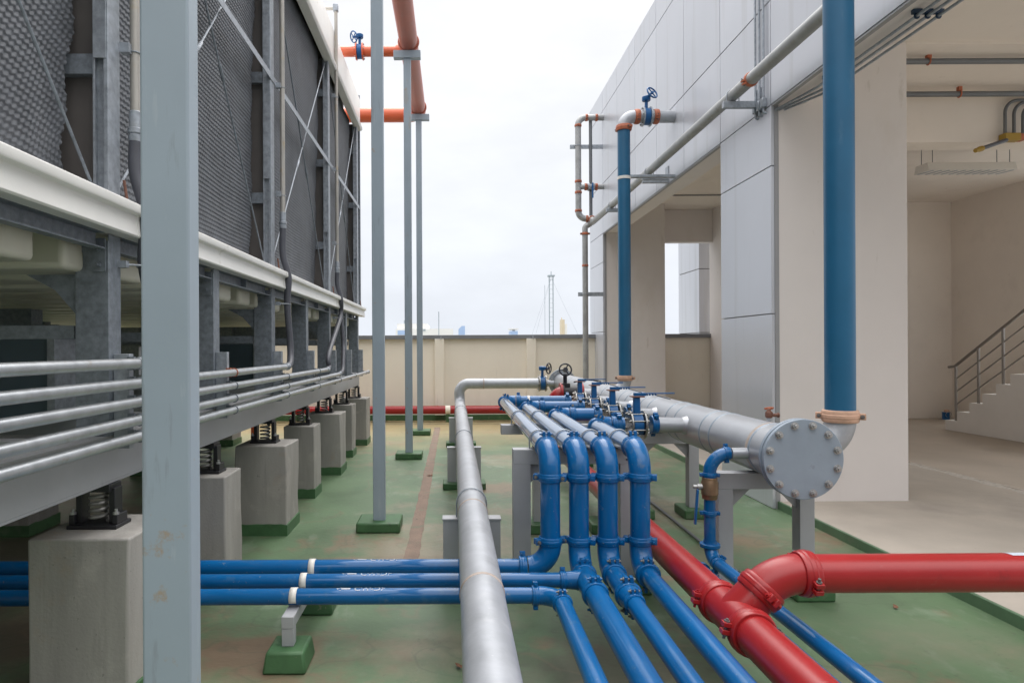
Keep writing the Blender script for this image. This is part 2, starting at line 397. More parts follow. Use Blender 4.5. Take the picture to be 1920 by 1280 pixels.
# ------------------------------------------------------------------ mesh builder
class MB:
    def __init__(self):
        self.v, self.f = [], []

    def add(self, vs, fs):
        o = len(self.v)
        self.v += [tuple(p) for p in vs]
        self.f += [tuple(i + o for i in q) for q in fs]
        return self

    def box(self, x0, x1, y0, y1, z0, z1):
        vs = [(x, y, z) for x in (x0, x1) for y in (y0, y1) for z in (z0, z1)]
        return self.add(vs, [(0, 1, 3, 2), (4, 6, 7, 5), (0, 4, 5, 1), (2, 3, 7, 6), (0, 2, 6, 4), (1, 5, 7, 3)])

    def obox(self, c, ax, ay, az, hx, hy, hz):
        c, ax, ay, az = Vector(c), Vector(ax).normalized(), Vector(ay).normalized(), Vector(az).normalized()
        vs = [c + ax * (sx * hx) + ay * (sy * hy) + az * (sz * hz) for sx in (-1, 1) for sy in (-1, 1) for sz in (-1, 1)]
        return self.add(vs, [(0, 1, 3, 2), (4, 6, 7, 5), (0, 4, 5, 1), (2, 3, 7, 6), (0, 2, 6, 4), (1, 5, 7, 3)])

    def prism(self, poly, axis, a0, a1):
        """poly: 2-D points; axis 'x' -> (y,z), 'y' -> (x,z), 'z' -> (x,y)"""
        n = len(poly)
        def mk(p, a):
            return {'x': (a, p[0], p[1]), 'y': (p[0], a, p[1]), 'z': (p[0], p[1], a)}[axis]
        vs = [mk(p, a0) for p in poly] + [mk(p, a1) for p in poly]
        fs = [tuple(range(n)), tuple(range(2 * n - 1, n - 1, -1))]
        fs += [(i, (i + 1) % n, n + (i + 1) % n, n + i) for i in range(n)]
        return self.add(vs, fs)

    def tube(self, pts, r, seg=20, caps=True, closed=False):
        pts = [Vector(p) for p in pts]
        rs = r if isinstance(r, (list, tuple)) else [r] * len(pts)
        n = len(pts)
        tg = []
        for i in range(n):
            a = pts[(i - 1) % n] if (closed or i > 0) else pts[i]
            b = pts[(i + 1) % n] if (closed or i < n - 1) else pts[i]
            tg.append((b - a).normalized())
        up = Vector((0, 0, 1)) if abs(tg[0].z) < 0.9 else Vector((0, 1, 0))
        u = (up - tg[0] * up.dot(tg[0])).normalized()
        vs, fs = [], []
        for i in range(n):
            u = (u - tg[i] * u.dot(tg[i])).normalized()
            w = tg[i].cross(u)
            for k in range(seg):
                a = 2 * math.pi * k / seg
                vs.append(pts[i] + (u * math.cos(a) + w * math.sin(a)) * rs[i])
        m = n if closed else n - 1
        for i in range(m):
            for k in range(seg):
                a, b = i * seg + k, i * seg + (k + 1) % seg
                c, d = ((i + 1) % n) * seg + (k + 1) % seg, ((i + 1) % n) * seg + k
                fs.append((a, b, c, d))
        if caps and not closed:
            fs.append(tuple(range(seg - 1, -1, -1)))
            fs.append(tuple(range((n - 1) * seg, n * seg)))
        return self.add(vs, fs)

    def lathe(self, c, a, prof, seg=24):
        """prof: (distance along axis, radius) pairs; closed with caps"""
        c, a = Vector(c), Vector(a).normalized()
        up = Vector((0, 0, 1)) if abs(a.z) < 0.9 else Vector((0, 1, 0))
        u = (up - a * up.dot(a)).normalized()
        w = a.cross(u)
        vs, fs = [], []
        for t, r in prof:
            for k in range(seg):
                an = 2 * math.pi * k / seg
                vs.append(c + a * t + (u * math.cos(an) + w * math.sin(an)) * r)
        n = len(prof)
        for i in range(n - 1):
            for k in range(seg):
                fs.append((i * seg + k, i * seg + (k + 1) % seg, (i + 1) * seg + (k + 1) % seg, (i + 1) * seg + k))
        fs.append(tuple(range(seg - 1, -1, -1)))
        fs.append(tuple(range((n - 1) * seg, n * seg)))
        return self.add(vs, fs)

    def ring(self, c, a, Rr, r, seg=28, sub=8):
        c, a = Vector(c), Vector(a).normalized()
        up = Vector((0, 0, 1)) if abs(a.z) < 0.9 else Vector((0, 1, 0))
        u = (up - a * up.dot(a)).normalized()
        w = a.cross(u)
        return self.tube([c + (u * math.cos(2 * math.pi * k / seg) + w * math.sin(2 * math.pi * k / seg)) * Rr for k in range(seg)], r, sub, closed=True)

    def build(self, name, m, parent=None, bevel=0.0, smooth=True, bseg=2):
        off = Vector((0, 0, 0))
        root = parent
        while root is not None:
            off += Vector(root.location)
            root = root.parent
        me = bpy.data.meshes.new(name)
        me.from_pydata([tuple(Vector(p) - off) for p in self.v], [], self.f)
        me.update()
        o = bpy.data.objects.new(name, me)
        C.objects.link(o)
        me.materials.append(M[m] if isinstance(m, str) else m)
        import bmesh
        bm = bmesh.new()
        bm.from_mesh(me)
        bmesh.ops.recalc_face_normals(bm, faces=bm.faces)
        bm.to_mesh(me)
        bm.free()
        if smooth:
            me.shade_smooth()
            me.set_sharp_from_angle(angle=R(38))
        if bevel:
            bv = o.modifiers.new("bevel", 'BEVEL')
            bv.width = bevel
            bv.segments = bseg
            bv.limit_method = 'ANGLE'
            bv.angle_limit = R(40)
        if parent is not None:
            o.parent = parent
        return o


def bend(pts, rad, n=10):
    """round the corners of a polyline"""
    pts = [Vector(p) for p in pts]
    out = [pts[0]]
    for i in range(1, len(pts) - 1):
        p, a, b = pts[i], (pts[i - 1] - pts[i]).normalized(), (pts[i + 1] - pts[i]).normalized()
        rr = rad[i - 1] if isinstance(rad, (list, tuple)) else rad
        th = math.pi - a.angle(b)
        if th < 1e-3:
            out.append(p)
            continue
        t = rr * math.tan(th / 2)
        cen = p + (a + b).normalized() * (rr / math.cos(th / 2))
        s, e_ = p + a * t, p + b * t
        v0, v1 = s - cen, e_ - cen
        for k in range(n + 1):
            f = k / n
            q = (v0 * math.sin((1 - f) * th) + v1 * math.sin(f * th)) / math.sin(th)
            out.append(cen + q)
    out.append(pts[-1])
    return out


def arc(p0, corner, p1, n=12):
    """points of the bend between p0 and p1 with straight lines meeting at corner (equal legs)"""
    p0, corner, p1 = Vector(p0), Vector(corner), Vector(p1)
    a, b = (p0 - corner), (p1 - corner)
    th = math.pi - a.angle(b)
    rr = a.length / math.tan(th / 2)
    return bend([p0 + a.normalized() * 1e-4, corner, p1 + b.normalized() * 1e-4], rr, n)


def thing(name, label, cat, loc=(0, 0, 0), group=None):
    o = bpy.data.objects.new(name, None)
    o.empty_display_size = 0.1
    C.objects.link(o)
    o.location = loc
    o['label'] = label
    o['category'] = cat
    if group:
        o['group'] = group
    return o


def tag(o, label, cat, group=None):
    o['label'] = label
    o['category'] = cat
    if group:
        o['group'] = group
    return o


def struct(o, label=None):
    o['kind'] = 'structure'
    if label:
        o['label'] = label
    return o


def dup(root, loc, label=None, group=None):
    def cp(o, par):
        c = o.copy()
        C.objects.link(c)
        if par is not None:
            c.parent = par
        for ch in list(o.children):
            cp(ch, c)
        return c
    r = cp(root, None)
    r.location = loc
    if label:
        r['label'] = label
    if group:
        r['group'] = group
    return r


def pix(px, py, Y):
    """point at depth Y that shows at photo pixel (px, py)"""
    s = R(0.29)
    dx, dy = px - 850, py - 652
    x, y = dx - s * dy, dy + s * dx
    return Vector((x * Y / 1240, Y, H - y * Y / 1240))


def tone(o):
    me = o.data
    at_ = me.attributes.new('tone', 'FLOAT', 'POINT')
    rr = random.Random(5)
    vals = []
    for k in range(len(me.vertices) // 8):
        vals += [rr.uniform(-1, 1)] * 8
    at_.data.foreach_set('value', vals)
    return o


# fittings -----------------------------------------------------------
def coupling(c, a, r, mtl, parent, lug=(0, 0, 1), name='coupling'):
    c, a, lg = Vector(c), Vector(a).normalized(), Vector(lug)
    lg = (lg - a * lg.dot(a)).normalized()
    t = a.cross(lg)
    k = max(0.55, r / 0.057)
    w = 0.024 * min(k, 1.6)
    b = MB()
    b.lathe(c, a, [(-w, r * 1.002), (-w, r * 1.10), (-w * 0.72, r * 1.16), (-w * 0.35, r * 1.16), (-w * 0.25, r * 1.20), (w * 0.25, r * 1.20),
                   (w * 0.35, r * 1.16), (w * 0.72, r * 1.16), (w, r * 1.10), (w, r * 1.002)], 28)
    q = min(k, 1.15)
    for s in (-1, 1):
        p = c + lg * s * (r * 1.20 + 0.008 * q)
        for s2 in (-1, 1):
            b.obox(p + t * s2 * 0.014 * q, a, lg, t, 0.016 * q, 0.016 * q, 0.0085 * q)
    o_ = b.build(name, mtl, parent, bevel=0.002)
    for s in (-1, 1):
        p = c + lg * s * (r * 1.20 + 0.008 * q)
        b = MB()
        b.lathe(p - t * 0.040 * q, t, [(0, 0.006 * q), (0.012 * q, 0.006 * q), (0.012 * q, 0.011 * q), (0.0215 * q, 0.011 * q), (0.0215 * q, 0.006 * q), (0.0585 * q, 0.006 * q), (0.0585 * q, 0.011 * q), (0.068 * q, 0.011 * q), (0.068 * q, 0.006 * q), (0.074 * q, 0.006 * q)], 8)
        b.build('bolt', mtl if mtl in ('blue', 'red') and (int(c.x * 50 + c.y * 30) % 3) else 'bolt_dull', o_)
    return o_


def flange(c, a, ro, th, nb, rb, mtl, parent, r_bolt=0.009, name='flange', bolt_mtl='bolt', side=1, seg=36):
    c, a = Vector(c), Vector(a).normalized()
    fl = MB().lathe(c, a, [(-th / 2, ro), (th / 2, ro)], seg).build(name, mtl, parent, bevel=0.003)
    up = Vector((0, 0, 1)) if abs(a.z) < 0.9 else Vector((0, 1, 0))
    w = a.cross(up)
    for k in range(nb):
        an = 2 * math.pi * (k + 0.5) / nb
        p = c + (up * math.cos(an) + w * math.sin(an)) * rb
        bb = MB()
        bb.lathe(p + a * side * th / 2, a * side, [(0, r_bolt * 1.35), (0.003, r_bolt * 1.35), (0.003, r_bolt), (r_bolt * 1.1, r_bolt), (r_bolt * 1.15, r_bolt * 0.55), (r_bolt * 1.7, r_bolt * 0.5)], 12)
        bb.build('bolt', bolt_mtl, fl)
    return fl


def text_on_pipe(txt, size, x0, axis_pt, r, ang0, parent, shear=0.0, name='lettering', arrow=True):
    """white stencilled letters wrapped round a pipe that runs along X; ang0: angle from straight up towards the camera"""
    cu = bpy.data.curves.new('lettering_curve', 'FONT')
    cu.body = txt
    cu.size = size
    cu.resolution_u = 3
    cu.shear = shear
    to = bpy.data.objects.new('lettering_tmp', cu)
    C.objects.link(to)
    bpy.context.view_layer.update()
    me = to.evaluated_get(bpy.context.evaluated_depsgraph_get()).to_mesh()
    b = MB()
    vs = [(v.co.x, v.co.y) for v in me.vertices]
    fs = [tuple(p.vertices) for p in me.polygons]
    to.to_mesh_clear()
    bpy.data.objects.remove(to)
    if arrow:
        hgt = size * 0.7
        o = len(vs)
        vs += [(-size * 1.9, hgt / 2), (-size * 1.35, hgt), (-size * 1.35, 0), (-size * 1.35, hgt * .72), (-size * 0.4, hgt * .72), (-size * 0.4, hgt * .28), (-size * 1.35, hgt * .28)]
        fs += [(o, o + 2, o + 1), (o + 3, o + 6, o + 5, o + 4)]
    for rad in (r + 0.0012,):
        b.add([(x0 + x, axis_pt[1] - math.sin(ang0 - y / r) * rad, axis_pt[2] + math.cos(ang0 - y / r) * rad) for x, y in vs], fs)
    return b.build(name, 'letter', parent, smooth=False)


# ================================================================== GROUND
g = MB()
g.box(-9.0, 3.12, -4.0, 14.2, -0.12, 0.0)
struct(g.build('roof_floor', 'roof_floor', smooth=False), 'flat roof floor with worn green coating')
g = MB()                                     # bare joint strip, ragged edges
n = 90
L, Rr = [], []
for i in range(n + 1):
    y = 4.4 + (12.9 - 4.4) * i / n
    L.append((-0.372 + random.uniform(-.006, .006), y, 0.004))
    Rr.append((-0.262 + random.uniform(-.006, .006), y, 0.004))
g.add(L + Rr, [(i, i + 1, n + 2 + i, n + 1 + i) for i in range(n)])
struct(g.build('joint_strip', 'strip', smooth=False), 'bare brown joint strip in the green roof coating')
g = MB()
for x0, x1, y in ((-5, 1.2, 13.45),):
    m_ = 60
    a = [(x0 + (x1 - x0) * i / m_, y + 0.02 * math.sin(i * 1.3) - 0.012, 0.004) for i in range(m_ + 1)]
    b_ = [(p[0], p[1] + 0.035, 0.004) for p in a]
    g.add(a + b_, [(i, i + 1, m_ + 2 + i, m_ + 1 + i) for i in range(m_)])
struct(g.build('coating_seam', 'joint', smooth=False), 'dark seam across the roof floor before the parapet')
g = MB().box(-3000, 3000, -1500, 4500, -27, -26)
struct(g.build('city_ground', 'city', smooth=False), 'distant city ground far below the roof')
g = MB()
g.box(3.11, 11.0, -4.0, 14.2, -0.12, 0.07)
struct(g.build('concrete_floor', 'slab', bevel=0.006), 'bare concrete floor slab of the open building')
g = MB()
g.box(3.085, 3.11, -4.0, 13.4, -0.1, 0.074)
struct(g.build('kerb', 'kerb', bevel=0.006), 'green painted kerb along the slab edge')
g = MB()
a, b_ = [], []
for i in range(61):
    y = -1 + 9.3 * i / 60
    w_ = 0.05 + 0.02 * math.sin(i * 2.1) + random.uniform(-.012, .012)
    a.append((5.72 - w_, y, 0.069))
    b_.append((5.76 + random.uniform(-.02, .02), y, 0.087))
g.add(a + b_, [(i, i + 1, 62 + i, 61 + i) for i in range(60)])
g2 = MB().box(5.74, 10.1, -4, 13.35, 0.05, 0.084)
struct(g.build('mortar_ridge', 'chalk'), 'chalky mortar ridge across the slab')
M['slab_raised'] = mat('screeded_floor', (0.43, 0.37, 0.31), 0.7, var=0.08, scale=1.6, bump=0.05, spots=(((0.33, 0.28, 0.23), 1.1, 0.56, 0.12, 0.5),))
struct(g2.build('screed_floor', 'slab_raised'), 'pale screeded floor inside the room')

# ================================================================== PARAPET
t = thing('parapet_wall', 'long cream parapet wall with grey coping along the far roof edge', 'wall', (0, 14.2, 0))
MB().box(-9, 7.0, 14.2, 14.36, 0.0, 1.74).build('wall_panel', 'cream_wall', t)
b = MB()
b.prism([(14.12, 1.74), (14.44, 1.74), (14.44, 1.83), (14.12, 1.825)], 'x', -9, 7.0)
b.build('coping', 'coping', t, bevel=0.006)
MB().box(-9, 3.04, 14.165, 14.2, 0.0, 0.12).build('base_band', 'pad_green', t, bevel=0.006)
for x in (-6.28, -4.33, -2.36, -0.30, 1.66):
    MB().box(x - 0.098, x + 0.098, 14.09, 14.2, 0.12, 1.74).build('pilaster', 'cream_wall', t, bevel=0.004)
for x in (-0.30, 1.66):
    MB().box(x + .02, x + .05, 14.07, 14.12, 1.74, 1.80).build('coping_clip', 'galv', t)
t = thing('side_parapet', 'cream side parapet wall in deep shade behind the cooling tower', 'wall', (-7.2, 5, 0))
MB().box(-7.36, -7.2, -4, 14.05, 0, 1.74).build('wall_panel', 'cream_wall', t)
MB().box(-7.42, -7.12, -4, 14.05, 1.74, 1.83).build('coping', 'coping', t, bevel=0.006)

t = thing('rear_blocker_wall', 'unseen grey wall added behind the viewer to block sky light', 'wall', (0, -3, 0))  # added out of view, keeps sky light off the faces towards the camera
MB().box(-7.2, 11.0, -3.4, -3.1, 0, 3.9).build('wall_panel', 'grey_render', t)
MB().box(-7.25, 11.05, -3.45, -3.05, 3.9, 4.0).build('coping', 'coping', t, bevel=.006)

# ================================================================== BUILDING
B = thing('utility_building', 'open plant building with silver cladding panels over cream piers', 'building', (3.04, 6.3, 0))
FX = 3.04
ys = [14.67, 13.38, 12.2, 11.0, 9.85, 8.68, 7.5, 6.31, 5.14, 3.97, 2.8]
YN = 2.8      # near end of the building, open
zs = [3.85, 4.85, 6.31, 6.74]
b = MB()
for i in range(len(ys) - 1):
    for j in range(3):
        b.box(FX, FX + 0.03, ys[i + 1] + 0.006, ys[i] - 0.006, zs[j] + 0.006, zs[j + 1] - 0.006)
tone(b.build('facade_cladding', 'panel', B, bevel=0.002))
MB().box(FX + 0.022, FX + 0.06, YN, 14.67, 3.852, 6.735).build('facade_backing', 'joint', B)
b = MB()
b.box(FX + 0.06, FX + 0.33, YN, 14.66, 3.86, 6.72)
b.build('edge_beam', 'cream', B)
MB().box(FX + 0.004, FX + 0.045, YN, 6.3, 3.835, 3.85).build('drip_trim', 'panel_return', B)
MB().box(FX + 0.004, FX + 0.045, 7.5, 13.4, 3.835, 3.85).build('drip_trim', 'panel_return', B)
for y0, y1 in ((6.31, 7.5), (13.40, 14.67)):
    b = MB()
    for z0, z1 in ((0.0, 0.45), (0.45, 1.86), (1.86, 3.27), (3.27, 3.85)):
        b.box(FX, FX + 0.03, y0 + 0.001, y1 - 0.004, z0 + 0.005, z1 - 0.005)
    tone(b.build('column_cladding', 'panel', B, bevel=0.002))
    MB().box(FX + 0.03, FX + 0.07, y0 - 0.005, y1 - .01, 0.0, 3.85).build('column_return', 'panel_return', B)
for y0, y1, xr in ((6.312, 7.5, 4.34), (13.41, 14.18, 4.30)):
    MB().box(FX + 0.07, xr, y0, y1, 0.05, 4.45).build('pier', 'cream', B, bevel=0.006)
MB().box(FX + 0.33, 10.3, YN, 14.66, 4.45, 4.7).build('ceiling', 'room', B)
MB().box(FX + 0.06, 10.3, YN, 14.66, 6.60, 6.72).build('roof', 'coping', B)
MB().box(4.34, 10.1, 7.5, 7.8, 3.85, 4.45).build('cross_beam', 'room', B, bevel=0.006)
MB().box(FX + 0.33, 4.34, 7.5, 7.8, 3.85, 4.45).build('cross_beam', 'room', B, bevel=0.006)
MB().box(4.30, 5.5, 14.0, 14.18, 3.76, 4.45).build('lintel', 'cream', B, bevel=0.006)
MB().box(5.5, 5.75, 8.7, 14.18, 0.05, 4.45).build('partition', 'cream', B, bevel=0.006)
MB().box(5.75, 10.1, 13.4, 13.6, 0.05, 4.45).build('back_wall', 'room', B)
MB().box(10.1, 10.3, 11.2, 13.6, 0.05, 4.45).build('side_wall', 'room', B)
b = MB()                                                 # ceiling step seen above the near pier
b.box(4.34, 10.1, 6.31, 7.5, 4.42, 4.45)
b.build('ceiling_strip', 'room', B)
# neighbour cladding column outside the rear opening
t = thing('cladding_pylon', 'silver clad pylon standing outside the rear opening of the building', 'column', (5.7, 15.3, -10))
b = MB()
for z0, z1 in ((-10, 0.45), (0.45, 1.86), (1.86, 3.27), (3.27, 4.7), (4.7, 6.1)):
    b.box(5.44, 5.95, 14.62, 15.95, z0 + 0.008, z1 - 0.008)
b.build('cladding', 'panel', t, bevel=0.003)
MB().box(5.46, 5.93, 14.64, 15.93, -10, 6.08).build('core', 'joint', t)
t = thing('ceiling_conduit_line', 'thin dark conduit across the ceiling of the far bay', 'conduit', (4.4, 12.6, 4.42))
MB().tube([(4.0, 12.6, 4.43), (5.49, 12.6, 4.43)], 0.012, 8).build('conduit', 'conduit_grey', t)

# staircase and handrail
t = thing('staircase', 'pale concrete staircase rising along the right wall of the room', 'stairs', (8.57, 11.5, 0.086))
b = MB()
poly = [(11.53, 0.086)]
N = 8
for i in range(N):
    y = 11.53 - 0.27 * i
    poly += [(y, 0.086 + 0.17 * (i + 1)), (y - 0.27, 0.086 + 0.17 * (i + 1))]
poly += [(8.3, 0.086 + 0.17 * N), (8.3, 0.086)]
b.prism(poly, 'x', 8.57, 10.1)
b.build('steps', 'stair', t)
b = MB()
sl = 0.17 / 0.27
b.prism([(11.2, 0.088), (9.2, 0.088), (9.2, 0.088 + 2.0 * sl)], 'x', 8.562, 8.57)
b.build('stringer_panel', 'stair', t)
t = thing('handrail', 'steel tube handrail with three lower rails on the staircase', 'handrail', (8.63, 11.3, 0.4))
b = MB()
y0, yE = 11.36, 9.38
zt = lambda y: 0.086 + (11.53 - y) * sl + 0.10
b.tube([(8.63, y0 + .16, zt(y0) + 0.88), (8.63, y0 + .02, zt(y0) + 0.90), (8.63, yE, zt(yE) + 0.92)], 0.024, 12)
b.build('top_rail', 'stainless', t)
b = MB()
for h in (0.24, 0.46, 0.68):
    b.tube([(8.63, y0, zt(y0) + h), (8.63, yE, zt(yE) + h)], 0.012, 10)
b.build('lower_rail', 'stainless', t)
for k in range(5):
    y = y0 - 0.49 * k
    MB().tube([(8.63, y, zt(y) - 0.06), (8.63, y, zt(y) + 0.9)], 0.021, 12).build('baluster', 'stainless', t)
t = thing('paint_tin', 'small blue paint tin on the floor by the foot of the stairs', 'tin', (9.75, 13.1, 0.086))
b = MB().lathe((9.75, 13.1, 0.086), (0, 0, 1), [(0, .06), (0, .065), (.13, .065), (.135, .07), (.145, .07)], 20)
b.build('tin', 'blue_valve', t)
MB().lathe((9.76, 13.09, 0.231), (0, 0, 1), [(0, .05), (.04, .045), (.05, .03)], 14).build('lid', 'coupling_pale', t)
MB().ring((9.75, 13.03, 0.19), (0, 1, 0.2), 0.055, 0.004, 20, 6).build('handle', 'galv', t)

# ceiling fittings
t = thing('ceiling_light', 'white louvred fluorescent light hung on rods in the room', 'light fixture', (7.3, 9.45, 4.02))
b = MB()
b.prism([(9.3, 4.02), (9.6, 4.02), (9.57, 4.13), (9.33, 4.13)], 'x', 6.70, 7.95)
b.build('housing', 'white', t, bevel=0.005)
b = MB()
for k in range(11):
    x = 6.76 + k * 0.113
    b.obox((x, 9.45, 4.019), (1, 0.25, 0), (-0.25, 1, 0), (0, 0, 1), 0.012, 0.12, 0.003)
b.build('louvre', 'galv', t)
for x, y in ((6.78, 9.34), (6.78, 9.56), (7.87, 9.34), (7.87, 9.56)):
    MB().tube([(x, y, 4.13), (x, y, 4.45)], 0.005, 8).build('hanger_rod', 'conduit_grey', t)


def conduit_run(name, label, pts, r, m, rad=0.1, clamps=(), group=None, cat='conduit', clamp_m='black'):
    t_ = thing(name, label, cat, pts[0], group)
    MB().tube(bend(pts, rad, 8), r, 12).build('pipe', m, t_)
    for c, a in clamps:
        bb = MB()
        bb.ring(c, a, r * 1.15, r * 0.25, 16, 6)
        bb.box(c[0] - .02, c[0] + .02, c[1] - .02, c[1] + .02, c[2] + r, c[2] + r + .05)
        bb.build('clamp', clamp_m, t_)
    return t_


conduit_run('ceiling_conduit', 'grey conduit pair line nearest under the ceiling strip', [(4.36, 6.55, 4.36), (9.9, 6.55, 4.36)], 0.028, 'conduit_grey', clamps=(((4.72, 6.55, 4.36), (1, 0, 0)), ((7.9, 6.55, 4.36), (1, 0, 0))), group='conduits under the room ceiling', clamp_m='coupling_rust')
conduit_run('ceiling_conduit', 'grey conduit with a short upturned end just before the cross beam', [(4.42, 7.30, 4.42), (4.42, 7.30, 4.32), (9.9, 7.30, 4.32)], 0.03, 'conduit_grey', 0.02, clamps=(((5.6, 7.30, 4.32), (1, 0, 0)), ((8.3, 7.3, 4.32), (1, 0, 0))), group='conduits under the room ceiling', clamp_m='coupling_rust')
for k, (dx, w_) in enumerate(((0.0, 'left'), (0.1, 'middle'), (0.2, 'right'))):
    conduit_run('beam_conduit', 'grey conduit bending down the cross beam to the yellow box, %s of three' % w_,
                [(6.22 + dx, 7.44, 3.93), (6.22 + dx, 7.44, 4.30 - 0.02 * k), (7.6 + dx, 7.40, 4.30 - 0.03 * k)], 0.017, 'conduit_grey', 0.14, group='conduits dropping to the yellow box')
t = thing('junction_box', 'yellow junction box on the cross beam with a rust red end', 'junction box', (6.3, 7.42, 3.85))
MB().box(6.19, 6.37, 7.40, 7.495, 3.84, 3.925).build('box_body', 'yellow', t, bevel=0.006)
MB().box(6.37, 6.43, 7.41, 7.495, 3.845, 3.92).build('end_cap', 'coupling_rust', t, bevel=0.006)
MB().tube(bend([(6.2, 7.4, 3.84), (6.08, 7.36, 3.80), (5.85, 7.3, 3.72)], 0.1), 0.022, 10).build('flexible_tail', 'hose', t)
MB().lathe((5.85, 7.3, 3.72), (-0.92, -0.2, -0.3), [(0, .03), (.05, .03), (.06, .024), (.1, .024)], 12).build('gland', 'yellow', t)
t = thing('wall_switch', 'small pale box on a thin wire hanging beside the near pier', 'box', (4.6, 7.9, 3.3))
MB().tube([(5.6, 8.6, 3.45), (5.6, 8.6, 3.9)], 0.006, 6).build('wire', 'coupling_pale', t)
MB().box(5.57, 5.66, 8.58, 8.66, 3.36, 3.45).build('box_body', 'white', t, bevel=0.005)

# three conduits down the facade that turn under the soffit
for k, w_ in enumerate(('farthest', 'middle', 'nearest')):
    y = 6.58 - 0.085 * k
    xs_ = FX + 0.29 - 0.075 * k
    t = thing('facade_conduit', 'thin grey conduit down the cladding and under the soffit, %s of three' % w_, 'conduit', (FX - 0.02, y, 3.9), 'conduits on the cladding above the near pier')
    MB().tube(bend([(FX - 0.022, y, 6.7), (FX - 0.022, y, 3.81), (FX + 0.03, y - .02, 3.80), (xs_ + 0.02, 5.9 - .05 * k, 3.815), (xs_ + 0.02, YN + .1, 3.815)], [0.02, 0.02, 0.3]), 0.011, 10).build('pipe', 'galv', t)
    MB().box(FX - 0.045, FX, y - 0.026, y + 0.026, 3.86, 3.95).build('coupler_box', 'galv', t, bevel=0.006)
    for yy in (5.65, 4.55):
        bb = MB().ring((xs_ + 0.02, yy, 3.815), (0, 1, 0), 0.016, 0.006, 14, 6)
        bb.box(xs_ - .01, xs_ + .05, yy - .015, yy + .015, 3.83, 3.858)
        bb.build('clamp', 'clamp_blue', t)

# ================================================================== FACADE PIPES
t = thing('facade_pipe', 'long galvanised pipe running along the cladding on brackets', 'pipe', (2.78, 9, 4.03))
px_, pz_ = 2.78, 4.03
MB().tube([(px_, YN, pz_), (px_, 13.15, pz_)], 0.057, 24).build('pipe', 'galv_old', t)
for y in (6.15,):
    coupling((px_, y, pz_), (0, 1, 0), 0.057, 'coupling_rust', t, (1, 0, 0.4))
for y, lb in ((6.55, 'bracket nearest the thin facade conduits'), (9.35, 'bracket behind the far blue riser'), (11.55, 'farthest bracket, close to the corner pipes')):
    tb = thing('pipe_bracket', 'grey steel angle under the facade pipe, ' + lb, 'bracket', (2.85, y, pz_ - .09), 'brackets under the facade pipe')
    MB().box(px_ - 0.10, FX, y - 0.025, y + 0.025, pz_ - 0.125, pz_ - 0.060).build('arm', 'galv', tb, bevel=0.003)
    MB().box(FX - 0.012, FX, y - 0.06, y + 0.06, pz_ - 0.19, pz_ + 0.06).build('wall_plate', 'galv', tb, bevel=0.002)
    b = MB().tube([(px_ - .06, y, pz_ - .06), (px_ - .06, y, pz_)] + [(px_ + math.cos(a_) * .062, y, pz_ + math.sin(a_) * .062) for a_ in [math.pi * (1 - i / 10) for i in range(11)]] + [(px_ + .062, y, pz_ - .06)], 0.005, 8)
    b.build('u_bolt', 'galv', tb)

# corner assembly at the far end of the facade
cy = 13.3
cx = 2.53
t = thing('corner_pipe_loop', 'galvanised pipe loop with orange couplings at the far corner of the cladding', 'pipe', (cx, cy, 4.1))
zt_, zm_, zb_ = 6.16, 4.77, 4.13
MB().tube([(cx, cy, zb_ + .15), (cx, cy, zt_ - .15)], 0.060, 20).build('pipe', 'galv_old', t)
MB().tube(arc((cx, cy, zt_ - .15), (cx, cy, zt_), (cx + .15, cy, zt_)), 0.062, 20).build('elbow', 'galv_old', t)
MB().tube([(cx + .15, cy, zt_), (FX, cy, zt_)], 0.060, 20).build('pipe', 'galv_old', t)
MB().tube(arc((cx, cy, zb_ + .15), (cx, cy, zb_), (cx + .15, cy, zb_)), 0.062, 20).build('elbow', 'galv_old', t)
MB().tube(bend([(cx + .15, cy, zb_), (px_, cy, zb_), (px_, cy - .3, pz_)], .1), 0.060, 20).build('pipe', 'galv_old', t)
MB().tube([(cx, cy, zm_), (FX, cy, zm_)], 0.052, 20).build('branch_pipe', 'galv_old', t)
for c, a in (((cx, cy, zt_ - .16), (0, 0, 1)), ((cx + .17, cy, zt_), (1, 0, 0)), ((cx + .37, cy, zt_), (1, 0, 0)), ((cx, cy, zm_ + .11), (0, 0, 1)), ((cx, cy, zm_ - .11), (0, 0, 1)), ((cx, cy, zb_ + .16), (0, 0, 1)), ((cx + .17, cy, zb_), (1, 0, 0)), ((cx + .15, cy, zm_), (1, 0, 0)), ((cx + .36, cy, zm_), (1, 0, 0))):
    coupling(c, a, 0.060, 'coupling_rust', t, (0, 1, 0))
coupling((px_, cy - .12, zb_ - .03), (0, 1, .3), 0.060, 'coupling_rust', t, (1, 0, 0))
tv = thing('corner_valve', 'small grey valve with blue lever on the middle branch of the corner loop', 'valve', (cx + .25, cy, zm_), None)
b = MB().lathe((cx + .18, cy, zm_), (1, 0, 0), [(0, .07), (.02, .085), (.035, .085), (.035, .06), (.10, .06), (.10, .085), (.12, .085), (.14, .07)], 20)
b.build('valve_body', 'galv', tv, bevel=.003)
MB().box(cx + .255, cx + .285, cy - .10, cy - .07, zm_ - .24, zm_ + .06).build('lever', 'blue_valve', tv, bevel=.004)
MB().tube([(cx + .27, cy - .06, zm_), (cx + .27, cy - .09, zm_)], .012, 8).build('stem', 'blue_valve', tv)
t = thing('thin_corner_pipe', 'thin grey upright pipe just behind the corner pipe loop', 'pipe', (cx + .26, cy + .05, zb_))
MB().tube([(cx + .26, cy + .05, zb_ + .05), (cx + .26, cy + .05, zt_)], 0.034, 16).build('pipe', 'conduit_grey', t)
t = thing('downpipe', 'galvanised downpipe from the corner pipe loop to the roof', 'pipe', (2.66, cy, 0))
